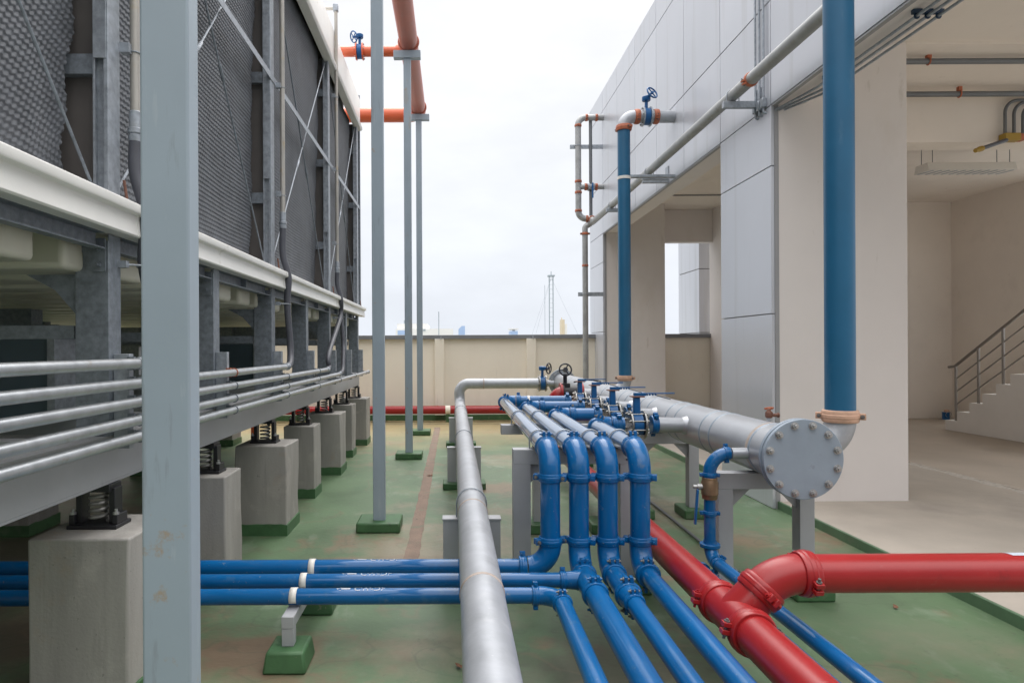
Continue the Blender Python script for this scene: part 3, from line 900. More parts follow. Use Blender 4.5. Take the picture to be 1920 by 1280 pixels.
MB().tube(bend([(px_, cy - .05, zb_ - .01), (px_ - .01, cy - .02, zb_ - .10), (2.66, cy, zb_ - .16), (2.66, cy, zb_ - .3)], .07), 0.058, 18).build('elbow', 'galv_old', t)
MB().tube([(2.66, cy, 0.0), (2.66, cy, zb_ - .26)], 0.057, 20).build('pipe', 'galv_old', t)
coupling((2.66, cy, zb_ - .30), (0, 0, 1), 0.060, 'coupling_rust', t, (1, 0, 0))
coupling((2.66, cy, 3.19), (0, 0, 1), 0.054, 'coupling_rust', t, (0, 1, 0))
for z, lb in ((5.60, 'upper galvanised bracket holding the corner pipe loop'), (2.62, 'galvanised bracket holding the downpipe at mid height')):
    x0 = cx - .15 if z > 4 else 2.53
    tb = thing('pipe_bracket', lb, 'bracket', (2.8, cy, z), 'brackets at the far corner')
    MB().box(x0, FX, cy + .065, cy + .10, z - .04, z + .04).build('arm', 'galv', tb, bevel=.003)
    MB().ring((cx if z > 4 else 2.66, cy, z), (0, 0, 1), .066, .008, 20, 6).build('u_bolt', 'galv', tb)

# ================================================================== BLUE RISERS
def riser(Y, X, ztop, label, name='blue_riser'):
    t_ = thing(name, label, 'pipe', (X, Y, 0.9), 'tall blue risers')
    MB().tube([(X, Y, 1.13), (X, Y, ztop)], 0.0845, 28).build('pipe', 'blue_riser', t_)
    coupling((X, Y, 1.125), (0, 0, 1), 0.088, 'coupling_pale', t_, (0.9, -0.5, 0))
    MB().tube(arc((X, Y, 1.11), (X, Y, 0.93), (X - .18, Y, 0.93)) + [Vector((X - .3, Y, 0.93))], 0.086, 24).build('elbow', 'galv_pipe', t_)
    return t_


t = riser(4.02, 2.35, 6.9, 'tall blue pipe rising behind the round end flange')
t = riser(9.06, 2.35, 4.53, 'blue pipe rising to the geared valve on the cladding')
coupling((2.35, 9.06, 4.545), (0, 0, 1), 0.092, 'coupling_rust', t, (0.6, -1, 0))
MB().tube(arc((2.35, 9.06, 4.56), (2.35, 9.06, 4.70), (2.49, 9.06, 4.70)), 0.086, 24).build('elbow', 'galv_pipe', t)
MB().tube([(2.47, 9.06, 4.70), (FX + .01, 9.06, 4.70)], 0.084, 24).build('wall_stub', 'galv_pipe', t)
coupling((2.53, 9.06, 4.70), (1, 0, 0), 0.086, 'coupling_rust', t, (0, 1, 0.3))
coupling((2.79, 9.06, 4.70), (1, 0, 0), 0.086, 'coupling_rust', t, (0, 1, 0.3))
tb = thing('riser_bracket', 'steel bracket with white strap holding the far blue riser', 'bracket', (2.7, 9.06, 3.9))
MB().lathe((2.35, 9.06, 3.86), (0, 0, 1), [(-.02, .0855), (-.02, .09), (.02, .09), (.02, .0855)], 28).build('strap', 'white', tb)
MB().box(2.43, FX, 9.02, 9.10, 3.865, 3.90).build('arm', 'galv', tb, bevel=.003)
MB().box(2.60, FX - .08, 9.03, 9.09, 3.79, 3.82).build('arm', 'galv', tb, bevel=.003)


def geared_valve(name, label, c, r, ax, wheel_m, body_m, group=None, wheel_dir=(0.75, -0.55, 0.25), flange_m='galv'):
    """wafer butterfly valve, flange pair, neck, gear box and hand wheel"""
    c, a = Vector(c), Vector(ax).normalized()
    t_ = thing(name, label, 'valve', c, group)
    for s in (-1, 1):
        flange(c + a * s * r * 0.62, a, r * 1.6, r * 0.24, 6, r * 1.32, flange_m, t_, r * 0.12, side=s, seg=28, bolt_mtl='chrome')
    MB().lathe(c, a, [(-r * .48, r * 1.38), (r * .48, r * 1.38)], 28).build('valve_body', body_m, t_, bevel=.004)
    MB().tube([c + Vector((0, 0, r * 1.3)), c + Vector((0, 0, r * 2.7))], r * .27, 14).build('neck', body_m, t_)
    gz = c + Vector((0, 0, r * 2.95))
    b_ = MB().lathe(gz - Vector((0, 0, r * .4)), (0, 0, 1), [(0, r * .62), (r * .12, r * .7), (r * .7, r * .7), (r * .82, r * .5)], 16)
    wd = Vector(wheel_dir).normalized()
    b_.lathe(gz, wd, [(0, r * .34), (r * .95, r * .3), (r * 1.1, r * .14), (r * 1.5, r * .14)], 12)
    b_.build('gear_box', body_m, t_, bevel=.003)
    wc = gz + wd * r * 1.42
    w_ = MB().ring(wc, wd, r * 1.0, r * .13, 28, 8)
    up = Vector((0, 0, 1))
    u = (up - wd * up.dot(wd)).normalized()
    v = wd.cross(u)
    for k in range(4):
        an = math.pi / 2 * k + .5
        d = u * math.cos(an) + v * math.sin(an)
        w_.tube([wc, wc + d * r * 1.0], r * .10, 8)
    w_.lathe(wc - wd * r * .12, wd, [(0, r * .24), (r * .3, r * .24)], 12)
    w_.build('hand_wheel', wheel_m, t_)
    return t_


geared_valve('geared_valve', 'blue geared valve with blue hand wheel high on the cladding', (2.66, 9.06, 4.70), 0.083, (1, 0, 0), 'blue_valve', 'blue_valve', wheel_dir=(0.45, -0.8, 0.4))

# ================================================================== ORANGE OVERHEAD PIPE AND POSTS
ox, oz, orad = -0.61, 5.86, 0.13
t = thing('overhead_pipe', 'large faded orange pipe running overhead on the row of posts', 'pipe', (ox, 9.3, 5.73))
MB().tube([(ox, -2.5, oz), (ox, 12.0, oz)], orad, 32).build('pipe', 'faded_orange', t)
MB().tube(arc((ox, 12.0, oz), (ox, 12.25, oz), (ox - .25, 12.25, oz)), orad * 1.02, 32).build('elbow', 'orange', t)
MB().tube([(ox - .25, 12.25, oz), (-4.6, 12.25, oz)], orad, 28).build('return_pipe', 'orange', t)
MB().tube([(ox - .1, 9.55, oz - .03), (-3.2, 9.55, oz - .03)], 0.073, 24).build('branch_pipe', 'orange', t)
MB().lathe((ox - .1, 9.55, oz - .03), (-1, 0, 0), [(0, .115), (.07, .095), (.10, .085)], 24).build('branch_collar', 'orange', t)
geared_valve('branch_valve', 'blue valve with orange flanges on the overhead branch pipe', (-1.33, 9.55, oz - .03), 0.075, (1, 0, 0), 'blue_valve', 'blue_valve', wheel_dir=(-0.7, -0.6, -0.35), flange_m='orange')


def strap(c, a, r, parent, m='galv', z0=None, name='pipe_strap'):
    """U-bolt over a pipe that runs along Y, with legs down to z0"""
    b_ = MB()
    c = Vector(c)
    pts = [(c.x - r, c.y, z0)] + [(c.x + math.cos(q) * r, c.y, c.z + math.sin(q) * r) for q in [math.pi * (1 - i / 14) for i in range(15)]] + [(c.x + r, c.y, z0)]
    b_.tube(pts, 0.0045, 8)
    return b_.build(name, m, parent)


posts = [(-0.615, 1.44, 'broad pale grey post closest in the foreground, rust spotted'),
         (-0.640, 5.67, 'pale grey post behind the foreground post, free standing on a wide green pad'),
         (-0.630, 9.32, 'pale grey post under the first visible cap plate of the orange pipe'),
         (-0.600, 11.85, 'pale grey post under the elbow of the orange pipe, most distant')]
for i, (x, y, lb) in enumerate(posts):
    t = thing('pipe_post', lb, 'post', (x, y, 0), 'posts carrying the overhead pipe')
    MB().box(x - .052, x + .052, y - .03, y + .03, 0.0, 5.62).build('post', 'post', t, bevel=0.006, bseg=3)
    MB().box(x - .19, x + .19, y - .05, y + .05, 5.62, 5.725).build('cap_plate', 'post', t, bevel=0.004)
    hw, dp, ht = (0.185, 0.20, 0.085)
    b = MB().prism([(x - hw, y - .13), (x + hw, y - .13), (x + hw, y + dp), (x - hw, y + dp)], 'z', 0.0, ht)
    b.build('base_pad', 'pad_green', t, bevel=0.014)
    b = MB().ring((ox, y, oz), (0, 1, 0), orad + .012, 0.012, 28, 8)
    b.build('pipe_clamp', 'faded_orange', t)

# ================================================================== FOREGROUND GALVANISED PIPE
gx, gz_, gr, gy = 0.113, 0.542, 0.09, 11.72
t = thing('galvanised_pipe', 'long galvanised pipe running up the middle of the roof to an elbow', 'pipe', (gx, 4.3, 0.45))
MB().tube([(gx, 0.3, gz_), (gx, gy - .2, gz_)], gr, 36).build('pipe', 'galv_pipe', t)
zu = 0.915
MB().tube(bend([(gx, gy - .35, gz_), (gx - .0, gy, gz_ + .0), (gx - .02, gy, zu), (gx + .4, gy, zu)], [.17, .17]), gr * 1.02, 28).build('elbow', 'galv_pipe', t)
MB().tube([(gx + .35, gy, zu), (1.50, gy, zu)], gr, 28).build('pipe', 'galv_pipe', t)
MB().tube([(1.62, gy, zu), (1.9, gy, zu)], 0.055, 20).build('reducer_pipe', 'galv_pipe', t)
M['weld'] = mat('rusty_weld', (0.37, 0.31, 0.275), 0.6, var=0.2, scale=25)
for y in (2.7, 4.02, 7.6, 9.4, 11.2):
    b = MB().lathe((gx, y, gz_), (0, 1, 0), [(-.012, gr + .0005), (-.006, gr + .0035), (.006, gr + .0035), (.012, gr + .0005)], 32)
    b.build('weld_seam', 'weld' if y < 4.5 else 'galv_pipe', t)
b = MB().lathe((gx + .42, gy, zu), (1, 0, 0), [(-.012, gr + .0005), (-.006, gr + .0035), (.006, gr + .0035), (.012, gr + .0005)], 32)
b.build('weld_seam', 'weld', t)
geared_valve('geared_valve', 'blue geared valve with black hand wheel at the far end of the galvanised pipe', (1.575, gy, zu), 0.09, (1, 0, 0), 'black_wheel', 'blue_valve', wheel_dir=(0.8, -0.6, 0.0), flange_m='chrome')

stand_lab = ['grey pipe stand nearest under the galvanised pipe', 'second grey pipe stand under the galvanised pipe, with wide green pads', 'farthest grey pipe stand under the galvanised pipe, close to its bend']
for (y, lb) in zip((4.30, 7.35, 10.45), stand_lab):
    t = thing('pipe_stand', lb, 'pipe stand', (gx, y, 0), 'stands under the galvanised pipe')
    zt2 = gz_ - gr
    MB().box(gx - .19, gx + .19, y - .05, y + .05, zt2 - .012, zt2).build('top_plate', 'steel_paint', t, bevel=.002)
    for s in (-1, 1):
        b = MB()
        x0, x1 = sorted((gx + s * .185, gx + s * .085))
        b.box(x0, x1, y - .045, y - .038, 0.05, zt2 - .012)
        xo = gx + s * .185
        b.box(min(xo, xo - s * .007), max(xo, xo - s * .007), y - .038, y + .045, 0.05, zt2 - .012)
        xo = gx + s * .085
        b.box(min(xo, xo + s * .007), max(xo, xo + s * .007), y - .038, y + .045, 0.05, zt2 - .012)
        b.build('leg', 'steel_paint', t, bevel=.001)
        MB().box(gx + s * .135 - .10, gx + s * .135 + .10, y - .13, y + .13, 0, .07).build('base_pad', 'pad_green', t, bevel=.01)
    strap((gx, y, gz_), (0, 1, 0), gr + .007, t, z0=zt2 - .06)

# ================================================================== BLUE PIPE LINES
br = 0.057          # big blue pipe radius
sr = 0.043          # small blue pipe radius
zT, zB, yR = 0.955, 0.292, 3.80
RX = [0.552, 0.717, 0.883, 1.068]
RY = [7.36, 6.62, 5.85, 5.08]
XV = 1.405
lab = ['blue pipe line on the left, its riser standing closest to the galvanised pipe',
       'blue pipe line second from the galvanised pipe, its riser over a tee',
       'blue pipe line third from the galvanised pipe, stepping down to a thinner pipe',
       'blue pipe line on the right, its riser beside the red pipe']
for i in range(4):
    x, y1 = RX[i], RY[i]
    t = thing('blue_pipe_line', lab[i], 'pipe', (x, yR, zB), 'blue pipe lines with risers')
    MB().tube([(x, yR + .13, zT), (x, y1 - .14, zT)], br, 32).build('top_pipe', 'blue_top', t)
    MB().tube(arc((x, yR + .13, zT), (x, yR, zT), (x, yR, zT - .13), 14), br * 1.1, 32).build('elbow', 'blue', t)
    coupling((x, yR + .15, zT), (0, 1, 0), br * 1.02, 'blue', t, (0, 0, 1))
    coupling((x, yR, zT - .15), (0, 0, 1), br * 1.02, 'blue', t, (1, -0.35, 0))
    MB().tube([(x, yR, zT - .14), (x, yR, zB + .13)], br, 32).build('riser', 'blue', t)
    coupling((x, yR, zB + .15), (0, 0, 1), br * 1.02, 'blue', t, (1, 0.25 if i == 0 else -0.35, 0))
    # far end: elbow to the right and the cross pipe to the valve
    MB().tube(arc((x, y1 - .13, zT), (x, y1, zT), (x + .13, y1, zT), 14), br * 1.1, 28).build('elbow', 'blue', t)
    coupling((x, y1 - .15, zT), (0, 1, 0), br * 1.02, 'blue', t, (0.3, 0, 1))
    coupling((x + .17, y1, zT), (1, 0, 0), br * 1.02, 'blue', t, (0, 0.3, 1))
    MB().tube([(x + .14, y1, zT), (XV - .10, y1, zT)], br, 28).build('cross_pipe', 'blue', t)
    coupling((XV - .145, y1, zT), (1, 0, 0), br * 1.04, 'blue', t, (0, -0.5, 1))
    if i == 0:
        b = MB().lathe((x + .28, y1, zT), (1, 0, 0), [(-.012, br + .0006), (-.012, br + .004), (.012, br + .004), (.012, br + .0006)], 24)
        b.build('white_band', 'white', t)
    # straps on the two stands
    for ys_ in (4.28, 5.60):
        if ys_ < y1 - .3:
            strap((x, ys_, zT), (0, 1, 0), br + .006, t, z0=zT - .10)
    # bottom end
    if i == 0:
        MB().tube(arc((x, yR, zB + .13), (x, yR, zB), (x - .13, yR, zB), 14), br * 1.08, 28).build('elbow', 'blue', t)
        coupling((x - .16, yR, zB), (1, 0, 0), br * 0.95, 'blue', t, (0, 0.3, 1))
        MB().tube([(x - .14, yR, zB), (-7.0, yR, zB)], 0.0455, 28).build('floor_pipe', 'blue', t)
        text_on_pipe('CW-DF', 0.052, -0.485, (0, yR, zB), 0.0455, 0.30, t)
    else:
        MB().tube(arc((x, yR, zB + .13), (x, yR, zB), (x, yR - .13, zB), 14), br * 1.1, 28).build('elbow', 'blue', t)
        coupling((x, yR - .15, zB), (0, 1, 0), br * 1.02, 'blue', t, (0, 0, 1))
        if i == 1:
            MB().tube([(x, yR - .13, zB), (x, yR - .42, zB)], br * 1.1, 28).build('tee', 'blue', t)
            coupling((x, yR - .43, zB), (0, 1, 0), br * 1.02, 'blue', t, (0, 0, 1))
            MB().tube([(x, yR - .42, zB), (x, 0.3, zB)], br, 32).build('floor_pipe', 'blue', t)
        elif i == 2:
            MB().tube([(x, yR - .13, zB), (x, 3.36, zB)], br, 28).build('floor_pipe', 'blue', t)
            coupling((x, 3.36, zB), (0, 1, 0), br * 1.03, 'blue', t, (0, 0, 1))
            MB().lathe((x, 3.34, zB), (0, -1, 0), [(0, br * 1.08), (.03, br * 1.05), (.09, sr * 1.12), (.12, sr * 1.1)], 28).build('reducer', 'blue', t)
            coupling((x, 3.245, zB), (0, 1, 0), sr * 1.06, 'blue', t, (0, 0, 1))
            MB().tube([(x, 3.25, zB), (x, 0.3, zB)], sr, 28).build('floor_pipe', 'blue', t)
        else:
            MB().tube([(x, yR - .13, zB), (x, 0.3, zB)], 0.048, 28).build('floor_pipe', 'blue', t)

t = thing('blue_cross_pipe', 'blue pipe along the floor in the middle of three, joining a tee', 'pipe', (0.5, 3.58, zB), 'blue pipes crossing under the galvanised pipe')
yb = 3.58
MB().tube([(-7.0, yb, zB), (RX[1] - .12, yb, zB)], 0.0395, 28).build('floor_pipe', 'blue', t)
coupling((RX[1] - .13, yb, zB), (1, 0, 0), .042, 'blue', t, (0, .35, 1))
MB().lathe((RX[1] - .13, yb, zB), (1, 0, 0), [(0, .043), (.06, .05), (.11, .058)], 24).build('reducer', 'blue', t)
text_on_pipe('CW-DF', 0.052, -0.51, (0, yb, zB), 0.0395, 0.44, t)
t = thing('blue_elbow_pipe', 'slim blue floor pipe in front of the other two, turning towards the viewer', 'pipe', (0.5, 3.36, zB), 'blue pipes crossing under the galvanised pipe')
ya = 3.36
MB().tube([(-7.0, ya, zB), (0.53 - .10, ya, zB)], 0.040, 28).build('floor_pipe', 'blue', t)
MB().tube(arc((0.53 - .11, ya, zB), (0.53, ya, zB), (0.53, ya - .11, zB), 12), 0.046, 26).build('elbow', 'blue', t)
coupling((0.53 - .12, ya, zB), (1, 0, 0), .042, 'blue', t, (0, .12, 1))
coupling((0.53, ya - .11, zB), (0, 1, 0), .043, 'blue', t, (0, 0, 1))
MB().tube([(0.53, ya - .1, zB), (0.53, 0.3, zB)], 0.043, 28).build('floor_pipe', 'blue', t)
text_on_pipe('CW-DF', 0.048, -0.51, (0, ya, zB), 0.040, 0.50, t)

# low support of the three floor pipes
t = thing('pipe_support', 'low grey frame with white straps carrying the three blue floor pipes', 'pipe stand', (-0.82, 3.5, 0))
xs2 = -0.815
MB().box(xs2 - .03, xs2 + .03, 3.22, 3.98, zB - .105, zB - .047).build('crossbar', 'steel_paint', t, bevel=.003)
for y in (3.25, 3.95):
    MB().box(xs2 - .029, xs2 + .029, y - .028, y + .028, 0.1, zB - .106).build('leg', 'steel_paint', t, bevel=.003)
    b = MB()
    hw = .105
    b.add([(xs2 - hw, y - .11, 0), (xs2 + hw, y - .11, 0), (xs2 + hw, y + .13, 0), (xs2 - hw, y + .13, 0),
           (xs2 - hw * .86, y - .09, .10), (xs2 + hw * .86, y - .09, .10), (xs2 + hw * .86, y + .11, .10), (xs2 - hw * .86, y + .11, .10)],
          [(3, 2, 1, 0), (4, 5, 6, 7), (0, 1, 5, 4), (1, 2, 6, 5), (2, 3, 7, 6), (3, 0, 4, 7)])
    b.build('base_pad', 'pad_green', t, bevel=.012)
for y, r in ((yR, .0455), (yb, .0395), (ya, .040)):
    b = MB()
    for s in (0,):
        pts = []
        for q in range(17):
            an = math.pi * 1.15 - q / 16 * math.pi * 1.3
            pts.append((y + math.cos(an) * (r + .003), zB + math.sin(an) * (r + .003)))
        V = [(xs2 - .018, p[0], p[1]) for p in pts] + [(xs2 + .018, p[0], p[1]) for p in pts]
        b.add(V, [(k, k + 1, 18 + k, 17 + k) for k in range(16)])
    o = b.build('strap', 'white', t)
    sm = o.modifiers.new('thick', 'SOLIDIFY')
    sm.thickness = .002
    sm.offset = 1


def stand_frame(label, y, xl, xr, zt2, w, group, pads, hb=.10, brace=True, d=.05):
    t_ = thing('pipe_stand', label, 'pipe stand', ((xl + xr) / 2, y, 0), group)
    MB().box(min(xl, xr) - w / 2, max(xl, xr) + w / 2, y - d, y + d, zt2 - hb, zt2).build('crossbar', 'steel_paint', t_, bevel=.003)
    for k, x in enumerate((xl, xr)):
        b_ = MB()
        if w > .08:      # channel section
            b_.box(x - w / 2, x + w / 2, y - d, y - d + .008, .05, zt2 - hb)
            b_.box(x - w / 2, x - w / 2 + .008, y - d + .008, y + d, .05, zt2 - hb)
            b_.box(x + w / 2 - .008, x + w / 2, y - d + .008, y + d, .05, zt2 - hb)
        else:
            b_.box(x - w / 2, x + w / 2, y - d, y + d, .05, zt2 - hb)
        b_.build('leg', 'steel_paint', t_, bevel=.001)
        if pads:
            MB().box(x - .12, x + .12, y - .15, y + .15, 0, .085).build('base_pad', 'pad_green', t_, bevel=.012)
        if brace:
            s = 1 if k == 0 else -1
            MB().prism([(x + s * w / 2, zt2 - hb), (x + s * (w / 2 + .13), zt2 - hb), (x + s * w / 2, zt2 - hb - .13)], 'y', y - .006, y + .006).build('gusset', 'steel_paint', t_)
    return t_


stand_frame('grey two legged stand close behind the blue risers', 4.28, .435, 1.12, zT - br, .11, 'stands under the blue pipes', True, hb=.095)
stand_frame('grey stand with overhanging crossbar farther under the blue pipes', 5.62, .70, 1.26, zT - br, .06, 'stands under the blue pipes', True, hb=.08, brace=False)
MBx = MB().box(.40, .67, 5.57, 5.67, zT - br - .08, zT - br)
o = MBx.build('crossbar_end', 'steel_paint', [q for q in C.objects if q.get('label', '').startswith('grey stand with overhanging')][0], bevel=.003)

# ================================================================== LEVER VALVES
def lever_valve(c, label):
    c = Vector(c)
    t_ = thing('lever_valve', label, 'valve', c, 'blue lever valves on the header branches')
    a = Vector((1, 0, 0))
    for s in (-1, 1):
        flange(c + a * s * .052, a, .108, .016, 8, .088, 'chrome', t_, .010, side=s, seg=32, bolt_mtl='chrome')
    MB().lathe(c, a, [(-.042, .072), (-.034, .086), (.034, .086), (.042, .072)], 28).build('valve_body', 'blue_valve', t_)
    for k in range(8):
        an = 2 * math.pi * (k + .5) / 8
        p = c + Vector((0, math.sin(an) * .088, math.cos(an) * .088))
        MB().tube([p - a * .07, p + a * .07], .006, 8).build('tie_bolt', 'chrome', t_)
    b_ = MB()
    b_.prism([(c.x - .028, c.z + .06), (c.x + .028, c.z + .06), (c.x + .024, c.z + .21), (c.x - .024, c.z + .21)], 'y', c.y - .024, c.y + .024)
    b_.build('neck', 'blue_valve', t_, bevel=.008)
    MB().box(c.x - .045, c.x + .055, c.y - .04, c.y + .04, c.z + .21, c.z + .219).build('top_plate', 'rusty_plate', t_, bevel=.002)
    b_ = MB()
    b_.box(c.x - .022, c.x + .07, c.y - .014, c.y + .014, c.z + .219, c.z + .243)
    b_.box(c.x + .07, c.x + .29, c.y - .013, c.y + .013, c.z + .234, c.z + .243)
    for k in range(4):
        b_.box(c.x + .075 + k * .022, c.x + .085 + k * .022, c.y - .012, c.y + .012, c.z + .222, c.z + .234)
    o_ = b_.build('lever', 'blue_valve', t_, bevel=.002)
    MB().tube([(c.x + .14, c.y - .004, c.z + .226), (c.x + .26, c.y - .006, c.z + .192)], .003, 6).build('trigger', 'black', o_)
    return t_


vl = ['blue lever valve most distant, beside the black hand wheel', 'blue lever valve second from the hand wheel', 'blue lever valve in front of the far riser elbow', 'blue lever valve largest and nearest on the header']
v0 = lever_valve((XV, RY[0], zT), vl[0])
for i in (1, 2, 3):
    dup(v0, (XV, RY[i], zT), vl[i])

# ================================================================== HEADER
hx, hz, hr = 1.93, 0.925, 0.160
t = thing('header_pipe', 'large silver header pipe with a bolted round end flange', 'pipe', (hx, 4.2, hz - hr))
MB().tube([(hx, 3.72, hz), (hx, 11.75, hz)], hr, 44).build('pipe', 'header', t)
for y in (3.98, 4.60, 4.78, 5.34, 5.55, 6.1, 6.35, 6.9, 7.15, 8.0, 9.3, 10.4):
    MB().lathe((hx, y, hz), (0, 1, 0), [(-.012, hr + .0005), (-.005, hr + .004), (.005, hr + .004), (.012, hr + .0005)], 40).build('weld_seam', 'flange_grey', t)
MB().lathe((hx, 4.02, hz), (0, 1, 0), [(-.05, hr + .0006), (-.045, hr + .003), (.0, hr + .003), (.005, hr + .0006)], 40).build('weld_band', 'weld', t)
flange((hx, 3.662, hz), (0, -1, 0), .222, .026, 12, .192, 'flange_grey', t, .0165, name='blind_flange', seg=56)
flange((hx, 3.70, hz), (0, 1, 0), .222, .026, 12, .192, 'flange_grey', t, .0145, seg=56)
flange((hx, 11.76, hz), (0, 1, 0), .24, .06, 12, .195, 'galv', t, .016, seg=40, side=-1)
for i in range(4):
    MB().tube([(XV + .13, RY[i], zT), (hx - .05, RY[i], zT - .01)], br * 1.02, 24).build('branch_pipe', 'header', t)
    coupling((XV + .135, RY[i], zT), (1, 0, 0), br * 1.06, 'blue', t, (0, -.6, 1))
    MB().lathe((hx - hr - .012, RY[i], zT - .01), (1, 0, 0), [(-.012, br * 1.03), (.0, br * 1.14), (.03, br * 1.3)], 24).build('branch_collar', 'header', t)
MB().tube([(XV + .1, 8.3, 0.975), (hx, 8.3, .95)], .07, 20).build('branch_pipe', 'header', t)
MB().tube([(hx, 4.02, .93), (2.10, 4.02, .93)], .086, 22).build('branch_pipe', 'galv_pipe', t)
MB().tube([(hx, 9.06, .93), (2.10, 9.06, .93)], .086, 22).build('branch_pipe', 'galv_pipe', t)
coupling((2.135, 4.02, .93), (1, 0, 0), .088, 'coupling_pale', t, (0, -.3, 1))
tv = thing('vent_valve', 'small rusty vent valve on top of the header beside the near pier', 'valve', (2.05, 4.3, hz + .1))
MB().tube([(2.05, 4.3, hz + .10), (2.05, 4.3, hz + .17)], .014, 12).build('stub', 'galv', tv)
b = MB().lathe((2.05, 4.3, hz + .16), (0, 0, 1), [(0, .018), (.01, .024), (.035, .024), (.045, .014), (.06, .008)], 10)
b.lathe((2.085, 4.3, hz + .178), (1, 0, 0), [(-.03, .012), (.02, .012), (.02, .017), (.03, .017)], 8)
b.build('valve_body', 'rusty_plate', tv, bevel=.002)
MB().ring((2.05, 4.3, hz + .222), (0, .3, 1), .026, .005, 18, 6).build('hand_wheel', 'coupling_rust', tv)
# cable lying over the header
t = thing('black_cable', 'black cable draped over the far part of the header pipe', 'cable', (hx, 8.9, hz + .16))
MB().tube(bend([(hx - .18, 9.6, hz + .12), (hx - .05, 9.4, hz + .172), (hx + .05, 9.0, hz + .168), (hx - .02, 8.6, hz + .175), (hx - .15, 8.45, hz + .10), (hx - .18, 8.4, hz - .02)], .08), .011, 8).build('cable', 'black', t)
for (y, lb) in ((4.15, 'grey stand under the bolted end of the header pipe'), (6.08, 'grey stand second from the flange under the header pipe'), (8.7, 'grey stand under the far half of the header pipe')):
    stand_frame(lb, y, 1.685, 2.19, hz - hr, .09, 'stands under the header pipe', True, hb=.10)
# small square pad visible at the near kerb side
# drain line
t = thing('drain_line', 'slim blue drain pipe dropping from the header and running to the viewer', 'pipe', (1.546, 4.0, .276))
dx_, dy_, dr = 1.546, 4.00, 0.034
MB().tube([(hx - hr + .02, dy_, hz - .02), (dx_ + .13, dy_, hz - .02)], .034, 18).build('nipple', 'header', t)
MB().tube(arc((dx_ + .12, dy_, hz - .02), (dx_, dy_, hz - .02), (dx_, dy_, hz - .14)), dr * 1.12, 22).build('elbow', 'blue', t)
coupling((dx_ + .10, dy_, hz - .02), (1, 0, 0), dr * 1.05, 'blue', t, (0, 0.2, 1))
coupling((dx_, dy_, hz - .15), (0, 0, 1), dr * 1.05, 'blue', t, (1, -.2, 0))
MB().tube([(dx_, dy_, hz - .14), (dx_, dy_, .33)], dr, 22).build('riser', 'blue', t)
coupling((dx_, dy_, .545), (0, 0, 1), dr * 1.05, 'blue', t, (1, -.2, 0))
MB().lathe((dx_, dy_, .352), (0, 0, 1), [(-.012, .036), (-.012, .06), (.012, .06), (.012, .036)], 24).build('flange', 'blue', t, bevel=.004)
MB().tube(arc((dx_, dy_, .38), (dx_, dy_, .276), (dx_, dy_ - .104, .276)), dr * 1.15, 22).build('elbow', 'blue', t)
coupling((dx_ + .002, dy_ - .13, .276), (0, 1, 0), dr * 1.05, 'blue', t, (.6, 0, 1))
MB().tube([(dx_ + .001, dy_ - .1, .276), (1.59, 0.4, .276)], .036, 22).build('floor_pipe', 'blue', t)
tv = thing('ball_valve', 'bronze ball valve with hanging blue lever on the drain pipe', 'valve', (dx_, dy_, .72))
b = MB().lathe((dx_, dy_, .70), (0, 0, 1), [(-.07, .038), (-.07, .044), (-.045, .046), (-.04, .05), (.03, .05), (.04, .045), (.06, .044), (.06, .038)], 20)
b.build('valve_body', 'bronze', tv, bevel=.002)
MB().lathe((dx_ - .045, dy_, .705), (-1, 0, 0), [(0, .018), (.03, .018), (.03, .012), (.055, .012)], 10).build('stem', 'bolt', tv)
MB().obox((dx_ - .085, dy_ - .01, .585), (1, 0, 0), (0, 1, 0), (.08, 0, 1), .006, .011, .105).build('lever', 'blue_valve', tv, bevel=.003)
t = thing('floor_drain_pipe', 'thin blue pipe on the floor between the red pipe and the drain pipe', 'pipe', (1.6, 3.5, .1))
MB().tube([(1.62, 4.3, .095), (1.62, .4, .095)], .034, 20).build('pipe', 'blue', t)
MB().lathe((1.62, 4.3, .095), (0, 1, 0), [(0, .046), (.04, .046), (.05, .03)], 18).build('end_cap', 'blue', t)
coupling((1.62, 3.9, .095), (0, 1, 0), .036, 'blue', t, (1, 0, .3))
t = thing('floor_conduit', 'thin grey conduit lying on the green floor beside the red pipe', 'conduit', (1.95, 6, .02))
MB().tube([(1.93, 4.5, .016), (1.95, 6.2, .016), (1.94, 9.5, .016)], .012, 10).build('pipe', 'conduit_grey', t)

# ================================================================== RED PIPES
rx, rz, rr_ = 1.262, 0.335, 0.084
ty = 2.98
t = thing('red_pipe_line', 'thick red pipe running up the roof with a tee branching right', 'pipe', (rx, 3, .25))
MB().tube([(rx, .3, rz), (rx, ty - .15, rz)], rr_, 36).build('pipe', 'red', t)
MB().tube([(rx, ty + .15, rz), (rx, 8.1, rz)], rr_, 36).build('pipe', 'red', t)
MB().tube([(rx, ty - .16, rz), (rx, ty + .16, rz)], rr_ * 1.06, 36).build('tee', 'red', t)
up45 = Vector((math.cos(R(45)), 0, math.sin(R(45))))
c0 = Vector((rx, ty, rz))
MB().tube([c0, c0 + up45 * .155], rr_ * 1.06, 36).build('tee_neck', 'red', t)
zr = 0.527
k45 = (zr - rz) / math.sin(R(45))
cn = c0 + up45 * k45
MB().tube(arc(cn - up45 * .105, cn, cn + Vector((.105, 0, 0)), 10), rr_ * 1.04, 36).build('elbow', 'red', t)
coupling(c0 + up45 * .165, up45, rr_ * 1.04, 'red', t, (0, 1, 0))
coupling(cn + Vector((.125, 0, 0)), (1, 0, 0), rr_ * 1.03, 'red', t, (0, -1, -.25))
MB().tube([cn + Vector((.11, 0, 0)), (4.6, ty, zr)], rr_, 36).build('branch_pipe', 'red', t)
coupling((rx, ty + .17, rz), (0, 1, 0), rr_ * 1.03, 'red', t, (-1, 0, .2))
